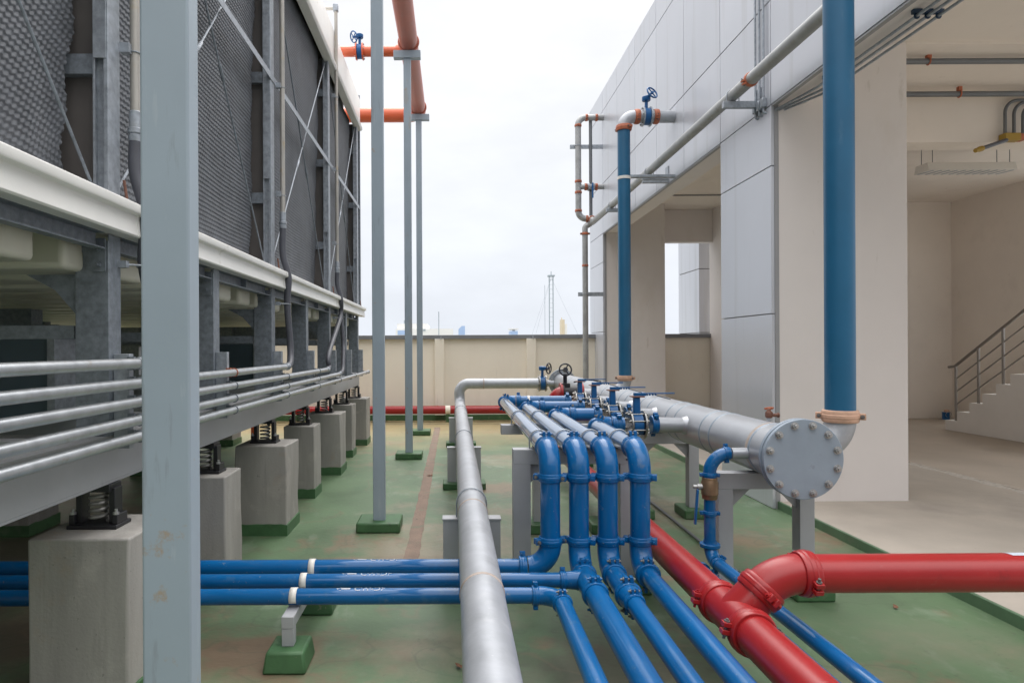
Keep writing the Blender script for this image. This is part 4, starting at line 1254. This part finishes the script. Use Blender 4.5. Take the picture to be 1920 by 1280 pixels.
coupling((rx, ty - .17, rz), (0, 1, 0), rr_ * 1.03, 'red', t, (-1, 0, .2))
# white marks on the red branch
b = MB()
for (x0, x1, w0, w1) in ((2.50, 2.60, -.40, .24), (2.66, 2.70, -.5, .46), (2.745, 2.85, -.4, .24)):
    n_ = 8
    V = []
    for i in range(n_ + 1):
        an = w0 + (w1 - w0) * i / n_
        sh = (an - w1) * -.03
        for xx in (x0, x1):
            V.append((xx - sh, ty - math.sin(an) * (rr_ + .0012), zr + math.cos(an) * (rr_ + .0012)))
    b.add(V, [(2 * i, 2 * i + 1, 2 * i + 3, 2 * i + 2) for i in range(n_)])
b.build('lettering', 'letter', t)
# far rise to the header
MB().tube(bend([(rx, 8.0, rz), (rx, 8.3, rz), (rx, 8.3, .98), (rx + .14, 8.3, .98)], [.14, .13]), rr_ * 1.0, 28).build('elbow', 'red', t)
MB().lathe((rx + .07, 8.3, .98), (1, 0, 0), [(0, .09), (0, .125), (.03, .125), (.03, .09)], 24).build('flange', 'red', t)
tv = thing('gate_valve', 'dark valve with black hand wheel on the red branch to the header', 'valve', (XV, 8.3, .98))
b = MB().lathe((rx + .10, 8.3, .98), (1, 0, 0), [(0, .12), (.02, .12), (.02, .09), (.20, .09), (.20, .12), (.22, .12)], 24)
b.box(XV - .06, XV + .05, 8.24, 8.36, .98, 1.10)
b.build('valve_body', 'black', tv, bevel=.004)
MB().tube([(XV - .005, 8.3, 1.09), (XV - .005, 8.29, 1.22)], .025, 12).build('stem', 'black_wheel', tv)
b = MB().ring((XV - .005, 8.27, 1.27), (0, -1, .25), .075, .010, 28, 8)
for k in range(3):
    an = 2 * math.pi * k / 3 + .5
    b.tube([(XV - .005, 8.27, 1.27), (XV - .005 + math.sin(an) * .075, 8.27 + math.cos(an) * .018, 1.27 + math.cos(an) * .073)], .008, 8)
b.lathe((XV - .005, 8.29, 1.265), (0, -1, .25), [(0, .03), (.04, .03)], 12)
b.build('hand_wheel', 'black_wheel', tv)
MB().lathe((rx + .33, 8.3, .98), (1, 0, 0), [(0, .12), (.03, .12)], 24).build('end_flange', 'red', tv)

t = thing('parapet_red_pipe', 'red pipe running along the foot of the far parapet', 'pipe', (0, 13.85, .25))
MB().tube([(-7.0, 13.85, .255), (1.6, 13.85, .255)], .085, 28).build('pipe', 'red', t)
for x in (-4.33, -0.02):
    MB().lathe((x - .1, 13.85, .255), (1, 0, 0), [(-.05, .0856), (-.05, .092), (.05, .092), (.05, .0856)], 28).build('clamp', 'cream_wall', t)
    MB().box(x - .14, x - .06, 13.80, 13.90, 0, .17).build('saddle', 'pad_green', t, bevel=.006)

# ================================================================== PEDESTALS AND SPRING MOUNTS
def pedestal(xc, yf, w, dpt, h, label, seed):
    t_ = thing('concrete_pedestal', label, 'pedestal', (xc, yf + dpt / 2, 0), 'concrete pedestals under the cooling tower')
    rnd = random.Random(seed)
    b_ = MB()
    x0, x1, y0, y1 = xc - w / 2, xc + w / 2, yf, yf + dpt
    j = lambda: rnd.uniform(-.006, .006)
    lv = [0.0, h * .35, h * .7, h]
    V = []
    for z in lv:
        V += [(x0 + j(), y0 + j(), z), (x1 + j(), y0 + j(), z), (x1 + j(), y1 + j(), z), (x0 + j(), y1 + j(), z)]
    fs = [(3, 2, 1, 0), (12, 13, 14, 15)]
    for k in range(3):
        for q in range(4):
            a_, c_ = k * 4 + q, k * 4 + (q + 1) % 4
            fs.append((a_, c_, c_ + 4, a_ + 4))
    b_.add(V, fs)
    b_.build('block', 'concrete', t_, bevel=.010, bseg=3)
    b_ = MB()
    per = []
    cs = [(x0 - .008, y0 - .008), (x1 + .008, y0 - .008), (x1 + .008, y1 + .008), (x0 - .008, y1 + .008)]
    for q in range(4):
        for u_ in range(9):
            f = u_ / 9
            per.append((cs[q][0] * (1 - f) + cs[(q + 1) % 4][0] * f, cs[q][1] * (1 - f) + cs[(q + 1) % 4][1] * f))
    m_ = len(per)
    b_.add([(p[0], p[1], 0) for p in per] + [(p[0], p[1], .096 + rnd.uniform(-.005, .006)) for p in per] + [(xc, yf + dpt / 2, .09)],
           [(i, (i + 1) % m_, m_ + (i + 1) % m_, m_ + i) for i in range(m_)] + [(m_ + i, m_ + (i + 1) % m_, 2 * m_) for i in range(m_)])
    b_.build('base_band', 'pad_green', t_, bevel=.003)
    return t_


YC = [3.03, 4.33, 5.70, 7.02, 8.32, 9.60, 10.78]
pl = ['large concrete pedestal at the lower left, beside the foreground post',
      'narrow concrete pedestal half hidden just behind the foreground post',
      'wide concrete pedestal third along the row, right of the foreground post',
      'narrow concrete pedestal fourth along the row',
      'wide concrete pedestal fifth along the row',
      'narrow concrete pedestal next to last in the row',
      'concrete pedestal at the far end of the row']
for i, y in enumerate(YC):
    wide = i % 2 == 0
    w, d = (.43, .43) if wide else (.32, .34)
    pedestal(-1.605, y - d / 2, w, d, .745, pl[i], 40 + i)
# second row in the shade
for i, y in enumerate((3.03, 5.70, 8.32, 10.78)):
    o = pedestal(-3.75, y - .21, .43, .43, .745, 'concrete pedestal of the shaded second row beneath the cooling tower', 80 + i)
    o['group'] = 'pedestals of the shaded second row'

zP, zBm = 0.745, 0.943


def isolator(c, label):
    c = Vector(c)
    t_ = thing('spring_isolator', label, 'vibration mount', c, 'spring mounts on the concrete pedestals')
    hh = zBm - zP
    MB().box(c.x - .112, c.x + .112, c.y - .07, c.y + .07, c.z, c.z + .018).build('base_plate', 'black', t_, bevel=.003)
    MB().box(c.x - .075, c.x + .075, c.y - .055, c.y + .055, c.z + hh - .035, c.z + hh - .001).build('top_plate', 'black', t_, bevel=.003)
    for s in (-1, 1):
        b_ = MB()
        xa = c.x + s * .075
        b_.prism([(xa - .014, c.z + .018), (xa + .014, c.z + .018), (xa + .014, c.z + hh - .02), (xa - .014, c.z + hh - .02)], 'y', c.y - .035, c.y + .035)
        b_.box(xa + s * .010, xa + s * .034, c.y - .055, c.y + .04, c.z + .018, c.z + .062)
        b_.build('side_bracket', 'black', t_, bevel=.003)
        b_ = MB().lathe((c.x + s * .097, c.y - .04, c.z + .062), (0, 0, 1), [(0, .014), (.010, .014), (.010, .007), (.024, .007)], 8)
        b_.build('anchor_bolt', 'bolt', t_)
    pts = []
    for k in range(100):
        an = k / 99 * 2 * math.pi * 4.2
        pts.append((c.x + math.cos(an) * .037, c.y + math.sin(an) * .037, c.z + .024 + k / 99 * (hh - .07)))
    MB().tube(pts, .0085, 8).build('spring', 'spring', t_)
    return t_


il = ['spring mount on the large pedestal at the lower left', 'spring mount on the narrow pedestal behind the foreground post', 'spring mount on the wide third pedestal',
      'spring mount on the narrow fourth pedestal', 'spring mount on the wide fifth pedestal', 'spring mount on the next to last pedestal', 'spring mount on the pedestal at the far end']
i0 = isolator((-1.625, YC[0], zP), il[0])
for k in range(1, 7):
    dup(i0, (-1.625, YC[k], zP), il[k])

# ================================================================== COOLING TOWER
T = thing('cooling_tower', 'large cooling tower with dark fill panels above a white basin edge', 'cooling tower', (-3, 6, zBm))
XF = -1.55
yA, yZ = 0.4, 11.0
b = MB()
b.box(-1.57, -1.56, yA, yZ - .05, zBm + .012, 1.148)
b.box(-1.70, -1.56, yA, yZ - .05, zBm, zBm + .012)
b.box(-1.70, -1.56, yA, yZ - .05, 1.148, 1.160)
b.build('base_beam', 'steel_paint', T, bevel=.002)
for xb in (-3.75,):
    MB().box(xb - .07, xb + .07, yA, yZ - .05, zBm - .19, 1.16).build('base_beam', 'steel_paint', T, bevel=.003)
for y in YC:
    MB().box(-5.9, -1.70, y - .05, y + .05, 1.00, 1.14).build('cross_member', 'steel_paint', T, bevel=.003)
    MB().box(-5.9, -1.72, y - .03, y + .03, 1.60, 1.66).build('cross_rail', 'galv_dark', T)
for i, y in enumerate(YC):
    b = MB()          # lower column: channel, web towards the viewer
    b.box(-1.70, XF, y - .055, y - .049, 1.16, 2.04)
    b.box(XF - .006, XF, y - .049, y + .055, 1.16, 2.07)
    b.box(-1.70, -1.694, y - .049, y + .055, 1.16, 2.04)
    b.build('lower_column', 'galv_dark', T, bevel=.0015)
    b = MB()
    b.prism([(-1.705, 2.05), (-1.56, 2.05), (-1.56, 1.90), (-1.615, 1.90), (-1.665, 1.99)], 'y', y - .064, y - .057)
    b.build('gusset', 'galv_dark', T)
    for bz in (1.93, 2.0):
        MB().lathe((-1.59, y - .064, bz), (0, -1, 0), [(0, .013), (.010, .013), (.010, .007), (.02, .007)], 6).build('bolt', 'galv_dark', T)
    if i % 2 == 0:
        b = MB()
        b.prism([(-1.705, 1.89), (-1.705, 1.71), (-1.80, 1.82), (-1.93, 1.89)], 'y', y - .04, y - .03)
        b.build('knee_plate', 'galv_dark', T)
    # inner legs
    b = MB()
    b.box(-3.90, -3.60, y - .06, y - .052, 1.16, 2.0)
    b.box(-3.607, -3.60, y - .05, y + .10, 1.16, 2.0)
    b.build('inner_leg', 'galv_dark', T)
    MB().box(-5.4, -5.1, y - .06, y + .06, 1.0, 2.0).build('inner_leg', 'galv_dark', T)
    # strut that carries the conduits
    b = MB()
    b.box(XF + .002, XF + .075, y - .02, y + .02, 1.10, 1.53)
    b.build('conduit_strut', 'galv', T, bevel=.002)
MB().box(-6.0, -1.71, yZ - .16, yZ - .12, 1.70, 2.06).build('end_beam', 'galv_dark', T, bevel=.003)
MB().box(-6.0, -5.9, yA, yZ - .1, 1.62, 2.08).build('rear_beam', 'galv_dark', T, bevel=.003)
M['cabinet'] = mat('blue_grey_cabinet', (0.10, 0.145, 0.18), 0.5, var=0.06)
# channel under the basin edge
b = MB()
for k in range(len(YC) + 1):
    y0 = yA if k == 0 else YC[k - 1] + .056
    y1 = YC[k] - .066 if k < len(YC) else yZ - .1
    b.box(XF - .056, XF - .05, y0, y1, 2.0, 2.08)
    b.box(XF - .05, XF - .004, y0, y1, 2.0, 2.007)
    b.box(XF - .05, XF - .004, y0, y1, 2.073, 2.08)
    ym = (y0 + y1) / 2
    b.box(XF - .05, XF - .01, ym - .02, ym - .012, 2.007, 2.073)
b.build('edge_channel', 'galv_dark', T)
# basin edge (white), rounded profile along Y, in sections
prof = [(-1.60, 2.075), (-1.480, 2.072), (-1.472, 2.080), (-1.482, 2.160), (-1.478, 2.172), (-1.452, 2.178), (-1.448, 2.186), (-1.450, 2.218), (-1.462, 2.226), (-1.70, 2.212), (-1.70, 2.19), (-1.60, 2.16)]
cuts = [yA, 3.12, 5.78, 8.40, yZ + .05]
for k in range(4):
    def mk(y):
        return [(p[0], y, p[1]) for p in prof]
    b = MB()
    y0, y1 = cuts[k] + .004, cuts[k + 1] - .004
    n_ = len(prof)
    V = mk(y0) + mk(y1)
    b.add(V, [tuple(range(n_)), tuple(range(2 * n_ - 1, n_ - 1, -1))] + [(i, (i + 1) % n_, n_ + (i + 1) % n_, n_ + i) for i in range(n_)])
    b.build('basin_edge', 'frp_white', T, bevel=.002)
b = MB()
for yj in cuts[1:4]:
    b.prism([(p[0] + .004 if p[0] > -1.5 else p[0], p[1]) for p in prof[1:9]] + [(-1.58, 2.20), (-1.58, 2.08)], 'y', yj - .022, yj + .022)
b.build('joint_cover', 'frp_white', T)
# basin underside: moulded troughs with round corners
MB().box(-6.0, -1.62, yA, yZ, 2.085, 2.11).build('basin_floor', 'frp_cream', T)
k = 0
y = 0.5
while y < 10.7:
    b = MB().box(-5.6, -1.665, y, y + .275, 1.90, 2.084)
    o = b.build('basin_trough', 'frp_cream', T, bevel=.026, bseg=3)
    y += .466
# upper part
for i in (0, 2, 4, 6):
    y = YC[i]
    b = MB()
    b.box(XF - .006, XF, y - .055, y + .055, 2.2, 5.2)
    b.box(XF - .018, XF - .006, y - .055, y - .050, 2.2, 5.2)
    b.box(-1.617, -1.607, y - .055, y - .050, 2.2, 5.2)
    b.box(-1.617, XF - .006, y - .025, y - .020, 2.2, 5.2)
    b.box(-1.617, -1.611, y - .050, y + .055, 2.2, 5.2)
    b.build('upper_column', 'galv', T, bevel=.001)
    for z0, z1 in ((2.86, 3.2), (4.0, 5.0)) if i == 0 else ((3.0, 4.9),):
        MB().box(-1.612, XF - .004, y - .061, y - .0555, z0, z1).build('splice_plate', 'galv', T, bevel=.001)
    MB().box(-2.5, -1.62, y + .0, y + .012, 2.15, 5.2).build('partition', 'casing', T)
    for zc in (2.84, 3.87, 4.75):
        b = MB()
        b.box(-1.78, -1.618, y - .045, y - .040, zc - .045, zc + .045)
        b.box(-1.78, -1.618, y - .040, y - .002, zc + .040, zc + .045)
        b.box(-1.78, -1.618, y - .040, y - .002, zc - .045, zc - .040)
        b.build('stub_channel', 'galv_dark', T)
    # anchor bolts at the foot
    MB().tube([(-1.50, y + .03, 2.2), (-1.515, y + .02, 2.33)], .007, 8).build('anchor_rod', 'rusty_plate', T)
    MB().lathe((-1.502, y + .029, 2.225), (-.12, -.08, 1), [(0, .02), (.006, .02), (.006, .013), (.018, .013)], 8).build('nut', 'bolt', T)
MB().box(-1.62, -1.535, yZ - .02, yZ + .02, 2.2, 5.75).build('end_post', 'galv_dark', T)
# girt: angle along the face at mid height
b = MB()
b.box(XF + .001, XF + .007, yA, yZ, 3.85, 3.90)
b.box(XF - .02, XF + .007, yA, yZ, 3.90, 3.906)
b.build('girt', 'galv', T, bevel=.001)


def fill_panel(y0, y1, z0, z1, seed):
    """corrugated film pack seen edge-on: wavy sheet edges packed side by side"""
    fine = 1.0 if y0 < 5 else 1.5
    ny, nz_ = int((y1 - y0) / (.0062 * fine)), int((z1 - z0) / (.0042 * fine))
    Y = np.linspace(y0, y1, ny)
    Z = np.linspace(z0, z1, nz_)
    yy, zz = np.meshgrid(Y, Z, indexing='ij')
    rnd = np.random.RandomState(seed)
    pz = .031
    u = (yy - .5 * zz) / .036
    cell = np.floor(u)
    fr = u - cell
    ridge = np.abs(2 * fr - 1)
    fz = np.mod(zz / pz + (.12 if y0 < 3 else .0) * cell + .25 * ridge, 1)
    sc = (.0048 if y0 < 3 else .0015) * (1 - ridge) + .0068 * (1 - fz) + .006 * np.sin(zz * 5 + yy * 2.2 + seed) * np.sin(yy * 6)
    wob = .01 * np.sin(yy * 3.1 + seed) * np.sin(zz * 2.3 + seed) + .004 * rnd.rand(ny, nz_)
    xx = -1.735 + .07 * (zz - z0) / (z1 - z0) + sc + wob * .6
    # ragged end edge
    edge = (.025 * np.sin(zz * 4.1 + seed) + .018 * np.sin(zz * 17 + seed) + .012 * np.abs(np.sin(zz / .052 * np.pi)))
    w = np.clip((yy - (y1 - .3)) / .3, 0, 1)
    yy = yy + edge * w - .03 * w
    co = np.stack([xx, yy, zz], -1).reshape(-1, 3).astype(np.float32)
    idx = np.arange(ny * nz_).reshape(ny, nz_)
    q = np.stack([idx[:-1, :-1], idx[1:, :-1], idx[1:, 1:], idx[:-1, 1:]], -1).reshape(-1, 4)
    me = bpy.data.meshes.new('fill_panel')
    me.vertices.add(len(co))
    me.vertices.foreach_set('co', (co - np.array(T.location, dtype=np.float32)).ravel())
    me.loops.add(q.size)
    me.loops.foreach_set('vertex_index', q.ravel().astype(np.int32))
    me.polygons.add(len(q))
    me.polygons.foreach_set('loop_start', np.arange(0, q.size, 4, dtype=np.int32))
    me.update(calc_edges=True)
    me.validate()
    me.shade_smooth()
    me.materials.append(M['fill'])
    o_ = bpy.data.objects.new('fill_panel', me)
    C.objects.link(o_)
    o_.parent = T
    # body of the pack behind the rippled face
    return o_


for k, (y0, y1) in enumerate(((1.4, 2.98), (3.12, 5.63), (5.80, 8.25), (8.42, 10.70))):
    fill_panel(y0, y1, 2.17, 5.22, k + 1)
MB().box(-5.9, -1.80, yA, yZ - .03, 2.16, 5.6).build('tower_casing', 'casing', T)
# fascia at the top
b = MB()
fp = [(-1.60, 5.14), (-1.50, 5.14), (-1.485, 5.16), (-1.485, 5.20), (-1.505, 5.22), (-1.525, 5.23), (-1.525, 5.66), (-1.535, 5.68), (-1.62, 5.68), (-1.62, 5.2)]
b.prism(fp, 'y', yA, yZ - .06)
b.build('fascia', 'frp_white', T, bevel=.004)
MB().box(-5.9, -1.62, yA, yZ, 5.60, 5.68).build('roof_deck', 'frp_white', T)
# bracing rods
def rod(y0, z0, y1, z1, m, r=.007):
    bb = MB().tube([(-1.60, y0, z0), (-1.585, y1, z1)], r, 8)
    yc_, zc_ = (y0 * .58 + y1 * .42), (z0 * .58 + z1 * .42)
    bb.lathe((-1.593, yc_, zc_), (0, y1 - y0, z1 - z0), [(-.06, .008), (-.05, .013), (.05, .013), (.06, .008)], 8)
    bb.build('brace_rod', m, T)


bays = [(0.4, 2.98), (3.08, 5.66), (5.76, 8.28), (8.38, 10.74)]
for (y0, y1) in bays:
    rod(y0 + .02, 2.25, y1 - .02, 5.12, 'galv')
    rod(y1 - .02, 2.25, y0 + .02, 5.12, 'galv_dark')

# cabinets and pipe seen between the legs
for (x0, x1, y, lb) in ((-2.75, -2.30, 7.6, 'dark blue grey cabinet seen between the tower legs right of the foreground post'), (-3.1, -2.45, 4.0, 'dark blue grey cabinet in the shade left of the nearest tower leg')):
    t = thing('control_cabinet', lb, 'cabinet', ((x0 + x1) / 2, y, 1.16), 'cabinets beneath the cooling tower')
    MB().box(x0, x1, y, y + .3, 1.14, 1.62).build('cabinet_body', 'cabinet', t, bevel=.006)
    MB().box(x1 + .003, x1 + .05, y - .02, y + .3, 1.14, 1.70).build('frame_post', 'galv', t, bevel=.002)
    MB().box(x0 - .1, x1 + .06, y - .022, y + .02, 1.62, 1.70).build('frame_rail', 'galv_dark', t, bevel=.002)
t = thing('orange_drop_pipe', 'short orange pipe glimpsed upright between the tower legs', 'pipe', (-3.3, 10.9, 0))
MB().tube([(-3.31, 10.95, 0.0), (-3.31, 10.95, 1.74)], .048, 20).build('pipe', 'orange', t)
coupling((-3.31, 10.95, 1.36), (0, 0, 1), .05, 'orange', t, (1, 0, 0))

# conduits along the base of the tower
XC = -1.43
zc_l = [1.487, 1.397, 1.312, 1.230, 1.155]
ye_l = [3.02, 5.66, 7.48, 8.28, 11.05]
cl = ['top steel conduit of the five along the tower base, ending behind the foreground post', 'second steel conduit from the top along the tower base', 'middle steel conduit of the five along the tower base',
      'fourth steel conduit from the top along the tower base', 'bottom steel conduit of the five, reaching past the end of the tower']
for i in range(5):
    z, ye = zc_l[i], ye_l[i]
    t = thing('steel_conduit', cl[i], 'conduit', (XC, 3, z), 'steel conduits along the tower base')
    MB().tube([(XC, 1.2, z), (XC, ye, z)], .0235, 20).build('pipe', 'conduit', t)
    MB().lathe((XC, ye - .03, z), (0, 1, 0), [(0, .027), (.05, .027), (.055, .031), (.075, .031), (.08, .024)], 16).build('bushing', 'galv', t)
    for y in YC:
        if y < ye + .05:
            bb = MB().ring((XC, y - .02, z), (0, 1, 0), .0255, .0035, 18, 6)
            bb.box(XC - .05, XC - .02, y - .03, y - .01, z - .03, z + .03)
            bb.build('clamp', 'coupling_rust' if (i == 1 and y == 4.33) else 'galv_dark', t)
# vertical conduits with flexible tails
M['drop'] = mat('yellowed_steel_conduit', (0.45, 0.425, 0.385), 0.35, metal=0.35, var=0.16, scale=9, streak=0.3,
                spots=(((0.46, 0.35, 0.20), 6, 0.56, 0.12, 0.6),))
dl = ['upright conduit with grey flexible tail beside the foreground post', 'upright conduit with grey flexible tail between the first and second fill bays', 'upright conduit turning over the tower top, third along']
for i, (yp, zbot, zi, ztop) in enumerate(((3.13, 2.62, 0, 7.0), (5.84, 2.70, 1, 7.5), (8.57, 2.62, 2, 5.95))):
    xq = -1.50
    t = thing('upright_conduit', dl[i], 'conduit', (xq, yp, 2.5), 'upright conduits on the tower face')
    pts = [(xq, yp, zbot), (xq, yp, ztop)]
    MB().tube(pts, .0215, 18).build('pipe', 'drop', t)
    if i == 2:
        b = MB().box(xq - .035, xq + .03, yp - .035, yp + .035, ztop - .04, ztop + .05)
        b.build('conduit_body', 'galv', t, bevel=.008)
        MB().tube([(xq, yp, ztop), (xq - .5, yp, ztop)], .0215, 16).build('pipe', 'drop', t)
    MB().lathe((xq, yp, zbot), (0, 0, 1), [(-.10, .024), (-.085, .031), (-.06, .031), (-.055, .027), (-.05, .034), (-.03, .034), (-.025, .028), (.05, .028), (.055, .023)], 18).build('gland', 'galv', t)
    ze, yend = zc_l[zi], ye_l[zi]
    hp = [Vector((xq, yp, zbot - .08)), Vector((xq - .0, yp - .0, 2.38)), Vector((xq + .045, yp + .01, 2.18)), Vector((xq + .03, yp + .02, 1.95)), Vector((XC - .02, yend + .22, ze + .18)), Vector((XC, yend + .13, ze + .03)), Vector((XC, yend + .03, ze))]
    # smooth curve through the points (Catmull-Rom)
    cr = []
    P_ = [hp[0] + (hp[0] - hp[1])] + hp + [hp[-1] + (hp[-1] - hp[-2])]
    for k in range(1, len(P_) - 2):
        for s in range(8):
            u = s / 8
            a_, b2, c2, d2 = P_[k - 1], P_[k], P_[k + 1], P_[k + 2]
            cr.append(.5 * ((2 * b2) + (c2 - a_) * u + (2 * a_ - 5 * b2 + 4 * c2 - d2) * u * u + (3 * b2 - a_ - 3 * c2 + d2) * u ** 3))
    cr.append(hp[-1])
    MB().tube(cr, .029, 18).build('flexible_hose', 'hose', t)
    MB().ring((hp[3].x, hp[3].y, 1.94), (0, .1, 1), .031, .004, 18, 6).build('tie_ring', 'galv', t)
    for zc_ in (2.9, 3.85, 4.8) if i else (2.95,):
        bb = MB().ring((xq, yp, zc_), (0, 0, 1), .0245, .004, 18, 6)
        bb.box(XF - .0, XF + .045, yp - .05, yp - .01, zc_ - .015, zc_ + .03)
        bb.build('clamp', 'galv', t)
    bb = MB().box(XF, XF + .04, yp - .075, yp - .045, 1.93, 1.96)
    bb.tube([(XF + .03, yp - .05, 1.945), (hp[3].x + .02, hp[3].y - .03, 1.945)], .005, 8)
    bb.build('hose_bracket', 'galv', t)
# a second hose, from the fourth conduit up behind the third one
t = thing('flexible_conduit', 'grey flexible conduit rising behind the third upright conduit', 'conduit', (XC, 8.6, 1.3))
MB().tube(bend([(XC, ye_l[3] + .02, zc_l[3]), (XC, 8.55, 1.26), (-1.47, 8.85, 1.6), (-1.52, 8.95, 2.05)], .25), .027, 16).build('flexible_hose', 'hose', t)

# ================================================================== DEBRIS
b = None
for k, (x, y, s) in enumerate(((2.45, 4.75, .030), (2.02, 2.95, .02), (0.02, 3.2, .018), (-.29, 8.0, .03), (2.6, 3.9, .018), (-.55, 4.6, .02))):
    m_ = 7
    rr = random.Random(k)
    V = [(x, y, .012)]
    for i in range(m_):
        an = 2 * math.pi * i / m_ + .3 * k
        rad = s * (.5 + .9 * abs(math.cos(an)) * rr.uniform(.7, 1.1))
        V.append((x + math.cos(an + k) * rad, y + math.sin(an + k) * rad, .008 + rr.uniform(0, .016)))
    b = MB().add(V, [(0, 1 + i, 1 + (i + 1) % m_) for i in range(m_)])
    o = b.build('fallen_leaf', 'leaf', smooth=False)
    sm = o.modifiers.new('thick', 'SOLIDIFY')
    sm.thickness = .0015
    tag(o, 'small dry brown leaf lying on the green roof floor', 'leaf', 'dry leaves on the roof')

# ================================================================== SKYLINE
def at(px, Y):
    return (px - 850) * Y / 1240


def zat(py, Y):
    return H - (py - 652) * Y / 1240


t = thing('lattice_mast', 'tall lattice mast with guy wires beyond the parapet', 'mast', (at(1034, 60), 60, -26))
mx_c, my_ = at(1034, 60), 60
hw = .17
ztop = zat(517, 60)
for sx in (-1, 1):
    for sy in (-1, 1):
        MB().tube([(mx_c + sx * hw, my_ + sy * hw, -26), (mx_c + sx * hw, my_ + sy * hw, ztop)], .025, 6).build('mast_leg', 'mast', t)
for (ax_, ay_, bx_, by_) in ((-1, -1, 1, -1), (1, -1, 1, 1), (1, 1, -1, 1), (-1, 1, -1, -1)):
    pts, z, k = [], -2.0, 0
    while z < ztop:
        p_, q_ = Vector((mx_c + ax_ * hw, my_ + ay_ * hw, z)), Vector((mx_c + bx_ * hw, my_ + by_ * hw, z))
        pts += [p_, q_] if k % 2 == 0 else [q_, p_]
        k += 1
        z += .42
    MB().tube(pts, .011, 5).build('lattice', 'mast', t)
MB().box(mx_c - .3, mx_c + .3, my_ - .3, my_ + .3, ztop - .12, ztop).build('head_platform', 'mast', t)
MB().tube([(mx_c, my_, ztop), (mx_c, my_, ztop + .35)], .04, 6).build('lamp', 'mast', t)
b = MB()
for dxm, dym in ((-2.2, 0), (3.0, 0), (-1.6, 1.5)):
    b.tube([(mx_c, my_, ztop - .2), (mx_c + dxm * 4, my_ + dym * 4, -18)], .008, 5)
b.build('guy_wire', 'mast', t)
b = MB().tube([(at(1022, 60), 60, -26), (at(1022, 60), 60, zat(535, 60))], .02, 6)
o = b.build('slim_pole', 'mast')
tag(o, 'slim pole standing just left of the lattice mast', 'pole', 'poles beyond the parapet')
b = MB().tube([(at(823, 40), 40, -26), (at(823, 40), 40, zat(584, 40))], .03, 6)
o = b.build('slim_pole', 'mast')
tag(o, 'slim pole alone above the parapet left of centre', 'pole', 'poles beyond the parapet')
t = thing('white_building', 'low white building with a rooftop box beyond the parapet at left', 'building', (at(790, 130), 130, -26))
Yb = 130
MB().box(at(742, Yb), at(850, Yb), Yb, Yb + 20, -26, zat(616, Yb)).build('wall', 'far_white', t)
MB().box(at(744, Yb), at(800, Yb), Yb + 1, Yb + 18, zat(616, Yb), zat(606, Yb)).build('roof_box', 'far_white', t)
MB().box(at(756, Yb), at(761, Yb), Yb + 2, Yb + 4, zat(606, Yb), zat(599, Yb)).build('roof_tank', 'mast', t)
MB().box(at(746, Yb), at(766, Yb), Yb - .1, Yb, zat(627, Yb), zat(619, Yb)).build('window', 'far_blue', t)
MB().box(at(790, Yb), at(798, Yb), Yb - .1, Yb, zat(620, Yb), zat(616.5, Yb)).build('window', 'mast', t)
t = thing('glass_tower', 'hazy blue glass tower far beyond the parapet', 'building', (at(866, 700), 700, -26))
Yb = 700
b = MB().prism([(at(860, Yb), -26), (at(872, Yb), -26), (at(872, Yb), zat(611, Yb)), (at(866, Yb), zat(611, Yb)), (at(860, Yb), zat(617, Yb))], 'y', Yb, Yb + 20)
b.build('tower', 'far_blue', t)
t = thing('flat_roof_block', 'small hazy blue block with a flat roof beyond the parapet', 'building', (at(963, 400), 400, -26))
Yb = 400
MB().box(at(957, Yb), at(971, Yb), Yb, Yb + 12, -26, zat(621, Yb)).build('wall', 'far_blue', t)
MB().box(at(956, Yb), at(972, Yb), Yb - .5, Yb + 13, zat(618, Yb), zat(616, Yb)).build('roof', 'far_white', t)
MB().box(at(962, Yb), at(966, Yb), Yb + 2, Yb + 5, zat(621, Yb), zat(618, Yb)).build('roof_prop', 'far_white', t)
t = thing('slender_tower', 'pale golden stepped tower beyond the parapet right of the mast', 'building', (at(1058, 500), 500, -26))
Yb = 500
b = MB().box(at(1053, Yb), at(1059, Yb), Yb, Yb + 8, -26, zat(600, Yb))
b.build('tower', 'far_gold', t)
MB().box(at(1059, Yb), at(1064, Yb), Yb + 1, Yb + 9, -26, zat(608, Yb)).build('wing', 'far_white', t)
MB().tube([(at(1055, Yb), Yb + 4, zat(600, Yb)), (at(1055, Yb), Yb + 4, zat(596, Yb))], .4, 6).build('spire', 'far_gold', t)
